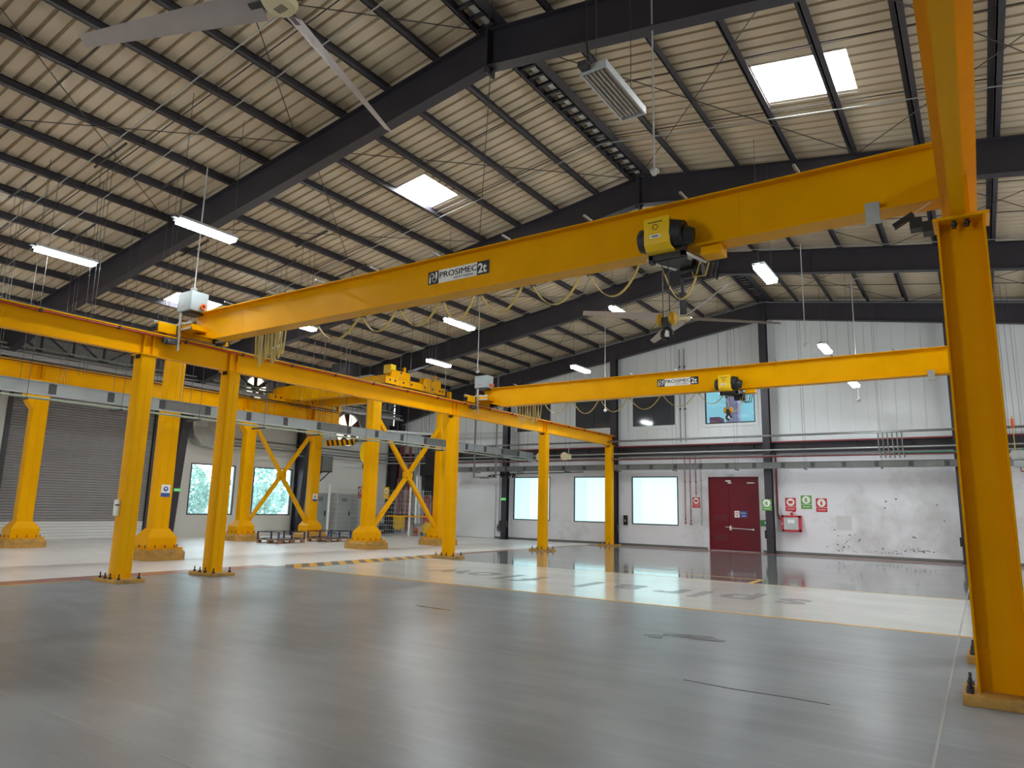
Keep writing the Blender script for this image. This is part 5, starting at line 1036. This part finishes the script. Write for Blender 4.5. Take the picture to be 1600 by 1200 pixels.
# ================================================================== BACK LEFT CORNER: PLANT BEHIND A GUARD FENCE
sl = MB().box(-25.4, -21.7, YB - 0.08, YB - 0.02, 0.02, 2.85).build('door_3', mat('white_sliding_door', S(226, 230, 232), 0.4), None, org=(-23.5, YB, 0)); tag(sl, 'wide white sliding door panel at the back left', kind='structure')
for i, y in enumerate((24.9, 26.6, 28.2)):
    t = thing('electrical_cabinet', ('grey electrical cabinet nearest the heavy column', 'middle grey electrical cabinet by the left wall', 'grey electrical cabinet in the corner')[i], 'cabinet', (-29.1, y, 0), 'grey electrical cabinets')
    MB().box(-29.4, -28.7, y - 0.5, y + 0.5, 0.1, 2.2).build('cabinet_body', LGREY, t, bevel=0.01); MB().box(-28.7, -28.67, y - 0.46, y + 0.46, 0.16, 2.14).build('cabinet_door', DUCT, t, bevel=0.006); MB().box(-28.67, -28.64, y + 0.3, y + 0.36, 1.0, 1.25).build('door_handle', BLACK, t)
    for k in range(4): MB().box(-28.67, -28.66, y - 0.25, y + 0.15, 1.75 + 0.06*k, 1.78 + 0.06*k).build('vent_slot', DGREY, t, smooth=False)
XP = [(-28.7, 0.7, 1.0, 0.9, 2.3), (-27.9, 0.55, 0.8, 0.9, 1.9), (-27.2, 0.6, 0.5, 1.2, 1.1), (-26.55, 0.45, 0.5, 0.6, 1.9), (-25.95, 0.4, 0.4, 0.5, 1.5)]
for i, (x, w_, d_, zb, h) in enumerate(XP):
    t = thing('wall_enclosure', '%s grey enclosure from the left behind the guard fence' % ORD[i], 'enclosure', (x, YB, zb), 'grey enclosures behind the fence')
    MB().box(x - w_/2, x + w_/2, YB - 0.25, YB, zb, zb + h).build('enclosure_body', LGREY if i % 2 else DUCT, t, bevel=0.01); MB().box(x - w_/2 + 0.04, x + w_/2 - 0.04, YB - 0.27, YB - 0.25, zb + 0.04, zb + h - 0.04).build('enclosure_door', LGREY, t, bevel=0.005); MB().cyl((x + w_*0.3, YB - 0.27, zb + h*0.5), (x + w_*0.3, YB - 0.3, zb + h*0.5), 0.03).build('door_knob', BLACK, t)
t = thing('control_panel', 'dark green control panel high on the corner wall', 'control panel', (-27.3, YB - 0.2, 3.0)); MB().box(-28.3, -26.9, YB - 0.5, YB - 0.02, 2.75, 3.6).build('panel_case', mat('dark_green_case', S(84, 96, 94), 0.45), t, bevel=0.02); MB().box(-28.2, -27.0, YB - 0.52, YB - 0.5, 2.85, 3.5).build('panel_front', mat('dark_green_front', S(70, 82, 82), 0.4), t); MB().box(-27.3, -27.15, YB - 0.54, YB - 0.52, 3.2, 3.3).build('panel_label', BLACK, t)
t = thing('transformer_box', 'grey transformer on a bracket near the hazard bar', 'transformer', (-28.9, 25.2, 3.2)); MB().box(-29.3, -28.6, 24.8, 25.5, 3.3, 4.1).build('transformer_case', DUCT2, t, bevel=0.02); MB().beam((-29.4, 24.9, 2.8), (-28.7, 24.9, 3.28), 0.04, 0.04).beam((-29.4, 25.4, 2.8), (-28.7, 25.4, 3.28), 0.04, 0.04).box(-29.4, -28.6, 24.8, 25.5, 3.26, 3.3).build('bracket', BLACK, t)
for i, (x, r, zt, m) in enumerate(((-28.35, 0.07, 5.2, REDP), (-28.1, 0.05, 5.2, REDP), (-27.6, 0.08, 5.0, REDP), (-26.3, 0.07, 5.2, REDP), (-26.1, 0.07, 5.2, REDP), (-25.75, 0.07, 5.2, REDP), (-27.0, 0.2, 5.2, GALV), (-26.75, 0.12, 5.0, LGREY), (-25.5, 0.05, 4.6, GALV), (-25.35, 0.03, 4.6, PIPE))):
    run('riser_pipe', [(x, YB - 0.45, 0.15 if i < 6 else 0.6), (x, YB - 0.45, zt)], r, m, '%s vertical pipe from the left group in the plant corner' % ORD[i], 'plant corner risers')
one('dark_enclosure', BLACK, 'large black duct housing in the plant corner', 'housing', lambda m: m.box(-26.5, -25.1, YB - 0.8, YB - 0.3, 3.3, 5.6).box(-26.3, -25.3, YB - 0.6, YB - 0.3, 2.2, 3.3), (-25.8, YB - 0.5, 2.2), bevel=0.02)
for i, z in enumerate((2.5, 1.75, 1.2, 0.7)):
    t = thing('socket_outlet', '%s wall outlet box from the top beside the sliding door' % ORD[i], 'outlet', (-25.5, YB, z), 'outlet boxes by the sliding door')
    MB().box(-25.62, -25.4, YB - 0.12, YB, z, z + 0.3).build('outlet_case', LGREY, t, bevel=0.01); MB().cyl((-25.5, YB - 0.12, z + 0.12), (-25.5, YB - 0.17, z + 0.12), 0.05).build('outlet_cap', BLACK, t)
# guard fence
ft = thing('guard_fence', 'mesh guard fence with white posts in the back left corner', 'fence', (-27.5, 28.4, 0))
FP = [(-27.7, 24.6), (-27.6, 27.0), (-25.6, 28.4), (-24.6, 28.9)]
for x, y in FP[:3]: MB().box(x - 0.04, x + 0.04, y - 0.04, y + 0.04, 0, 2.6).build('fence_post', WHITE, ft, smooth=False)
for (xa, ya), (xb, yb) in zip(FP[:-1], FP[1:]):
    wires = MB(); n = int(math.hypot(xb-xa, yb-ya) / 0.12)
    for k in range(n + 1): u = k / n; wires.cyl((xa+(xb-xa)*u, ya+(yb-ya)*u, 0.1), (xa+(xb-xa)*u, ya+(yb-ya)*u, 2.4), 0.0045, n=4, cap=False)
    for k in range(11): z = 0.1 + k * 0.23; wires.cyl((xa, ya, z), (xb, yb, z), 0.007, n=4, cap=False)
    wires.build('mesh_panel', LGREY, ft, smooth=False, recalc=False)
MB().beam((-26.6, 27.7, 1.05), (-24.6, 28.9, 1.05), 0.04, 0.06).build('yellow_rail', YEL, ft, smooth=False)
safety_sign(-27.72, 1.95, SIGNR, 'red and white prohibition sign on the guard fence', 'man', 26.8, 0.42, 0.62)
safety_sign(-26.63, 1.95, SIGNY, 'yellow warning sign on the guard fence', 'bell', 27.62, 0.4, 0.62)
t = thing('rubble_bag', 'yellow bag hanging on a rack behind the guard fence', 'bag', (-27.4, 29.6, 0.3))
MB().prism([(-27.75, 1.0), (-27.1, 1.05), (-27.15, 0.35), (-27.4, 0.25), (-27.7, 0.35)], 'y', 29.4, 29.75).build('bag_body', SIGNY, t, bevel=0.03); MB().cyl((-27.8, 29.58, 1.1), (-26.3, 29.58, 1.1), 0.02).cyl((-27.8, 29.58, 0), (-27.8, 29.58, 1.1), 0.02).cyl((-26.3, 29.58, 0), (-26.3, 29.58, 1.1), 0.02).build('bag_rack', BLACK, t)
t = thing('spill_cart', 'yellow cart with a red drum beside the slim column', 'cart', (-25.3, 29.6, 0))
MB().prism([(-25.6, 0.15), (-25.1, 0.15), (-25.05, 0.55), (-25.3, 0.75), (-25.6, 0.55)], 'y', 29.4, 29.8).build('cart_body', SIGNY, t, bevel=0.02); MB().cyl((-25.4, 29.6, 0.76), (-25.4, 29.6, 1.1), 0.18, 0.12).build('drum', RED, t)
for dx in (-0.2, 0.15): MB().cyl((-25.35 + dx, 29.38, 0.1), (-25.35 + dx, 29.42, 0.1), 0.1, n=14).build('cart_wheel', BLACK, t)
t = thing('hose_reel', 'orange hose reel on the floor behind the fence', 'hose reel', (-26.0, 29.4, 0)); MB().torus((-26.0, 29.4, 0.22), (0, 1, 0), 0.16, 0.05, 18, 8).build('reel_hose', ORNG, t); MB().cyl((-26.0, 29.34, 0.22), (-26.0, 29.46, 0.22), 0.09).box(-26.12, -25.88, 29.34, 29.46, 0, 0.06).build('reel_core', PIPE, t)
t = thing('floor_pump', 'small dark pump unit on the floor behind the fence', 'pump', (-28.2, 29.3, 0)); MB().box(-28.6, -27.9, 29.0, 29.5, 0, 0.12).build('pump_base', DGREY, t); MB().cyl((-28.5, 29.25, 0.4), (-28.05, 29.25, 0.4), 0.2).build('pump_motor', DGREY, t); MB().box(-28.75, -28.45, 29.0, 29.3, 0.7, 1.1).build('pump_switch', LGREY, t, bevel=0.01); MB().tube([(-28.05, 29.25, 0.4), (-27.9, 29.25, 0.7), (-27.9, 29.25, 1.2)], 0.03).build('pump_hose', BCABLE, t)
t = thing('hazard_bar', 'black and yellow striped clearance bar beside the heavy column', 'warning bar', (-26.2, 23.6, 4.45))
bx0, bx1, bz0, bz1, by = -26.2, -24.2, 4.36, 4.64, 22.8
MB().box(bx0, bx1, by, by + 0.04, bz0, bz1).build('bar_board', YEL, t, smooth=False)
for k in range(6):
    a = bx0 + 0.05 + k * 0.33; MB().add([(a + 0.12, by - 0.003, bz0), (a + 0.28, by - 0.003, bz0), (a + 0.16, by - 0.003, bz1), (a, by - 0.003, bz1)], [(0, 1, 2, 3)]).build('bar_stripe', BLACK, t, smooth=False, recalc=False)
for x in (-25.9, -24.5): MB().cyl((x, by + 0.02, bz1), (x, by + 0.02, 6.2), 0.008, n=4).build('bar_chain', WIRE, t)
# blue-framed pallets
def pallet(x, y, rz, label, dark):
    t = thing('stacking_pallet', label, 'pallet', (x, y, 0), 'wooden pallets with steel frames'); 
    for k in range(6): MB().box(x - 0.6, x + 0.6, y - 0.75 + k*0.26, y - 0.55 + k*0.26, 0.12, 0.145).build('deck_board', WOOD, t, smooth=False)
    for dx in (-0.55, 0, 0.55):
        MB().box(x + dx - 0.05, x + dx + 0.05, y - 0.75, y + 0.75, 0.0, 0.02).build('bottom_board', WOOD, t, smooth=False)
        for dy in (-0.65, 0, 0.65): MB().box(x + dx - 0.05, x + dx + 0.05, y + dy - 0.08, y + dy + 0.08, 0.02, 0.12).build('pallet_block', WOOD, t, smooth=False)
    for dx, dy in ((-0.57, -0.72), (0.57, -0.72), (0.57, 0.72), (-0.57, 0.72), (0.57, 0), (-0.57, 0)): MB().box(x + dx - 0.025, x + dx + 0.025, y + dy - 0.025, y + dy + 0.025, 0.145, 0.46).build('frame_post', BLUE, t, smooth=False)
    for z in (0.18, 0.45):
        for a, c in (((-0.57, -0.72), (0.57, -0.72)), ((0.57, -0.72), (0.57, 0.72)), ((0.57, 0.72), (-0.57, 0.72)), ((-0.57, 0.72), (-0.57, -0.72))):
            MB().beam((x + a[0], y + a[1], z), (x + c[0], y + c[1], z), 0.025, 0.025).build('frame_rail', BLACK, t, smooth=False)
    t.rotation_euler.z = rz; return t
pallet(-24.1, 19.0, 0.12, 'blue-framed wooden pallet on the floor below the yard window', True)
pallet(-23.9, 21.4, 0.1, 'blue-framed wooden pallet beside the inner heavy column', False)
# instruction plates on columns
for i, (x, y, lb) in enumerate(((FXM, 11.03, 'blue and white instruction plate on the heavy column behind the slim ones'), (FXL, 22.4, 'blue and white instruction plate on the heavy column by the fence'))):
    t = thing('instruction_plate', lb, 'sign', (x + 0.2, y, 1.7), 'instruction plates'); MB().box(x + 0.191, x + 0.2, y - 0.12, y + 0.14, 1.72, 2.06).build('plate', SIGNW, t); MB().box(x + 0.2, x + 0.203, y - 0.12, y + 0.14, 1.72, 1.83).build('plate_band', SIGNB, t); MB().cyl((x + 0.2, y + 0.01, 1.94), (x + 0.204, y + 0.01, 1.94), 0.07, n=16).build('plate_disc', SIGNB, t); MB().cyl((x + 0.204, y + 0.01, 1.95), (x + 0.206, y + 0.01, 1.95), 0.03, n=12).build('plate_glyph', SIGNW, t)
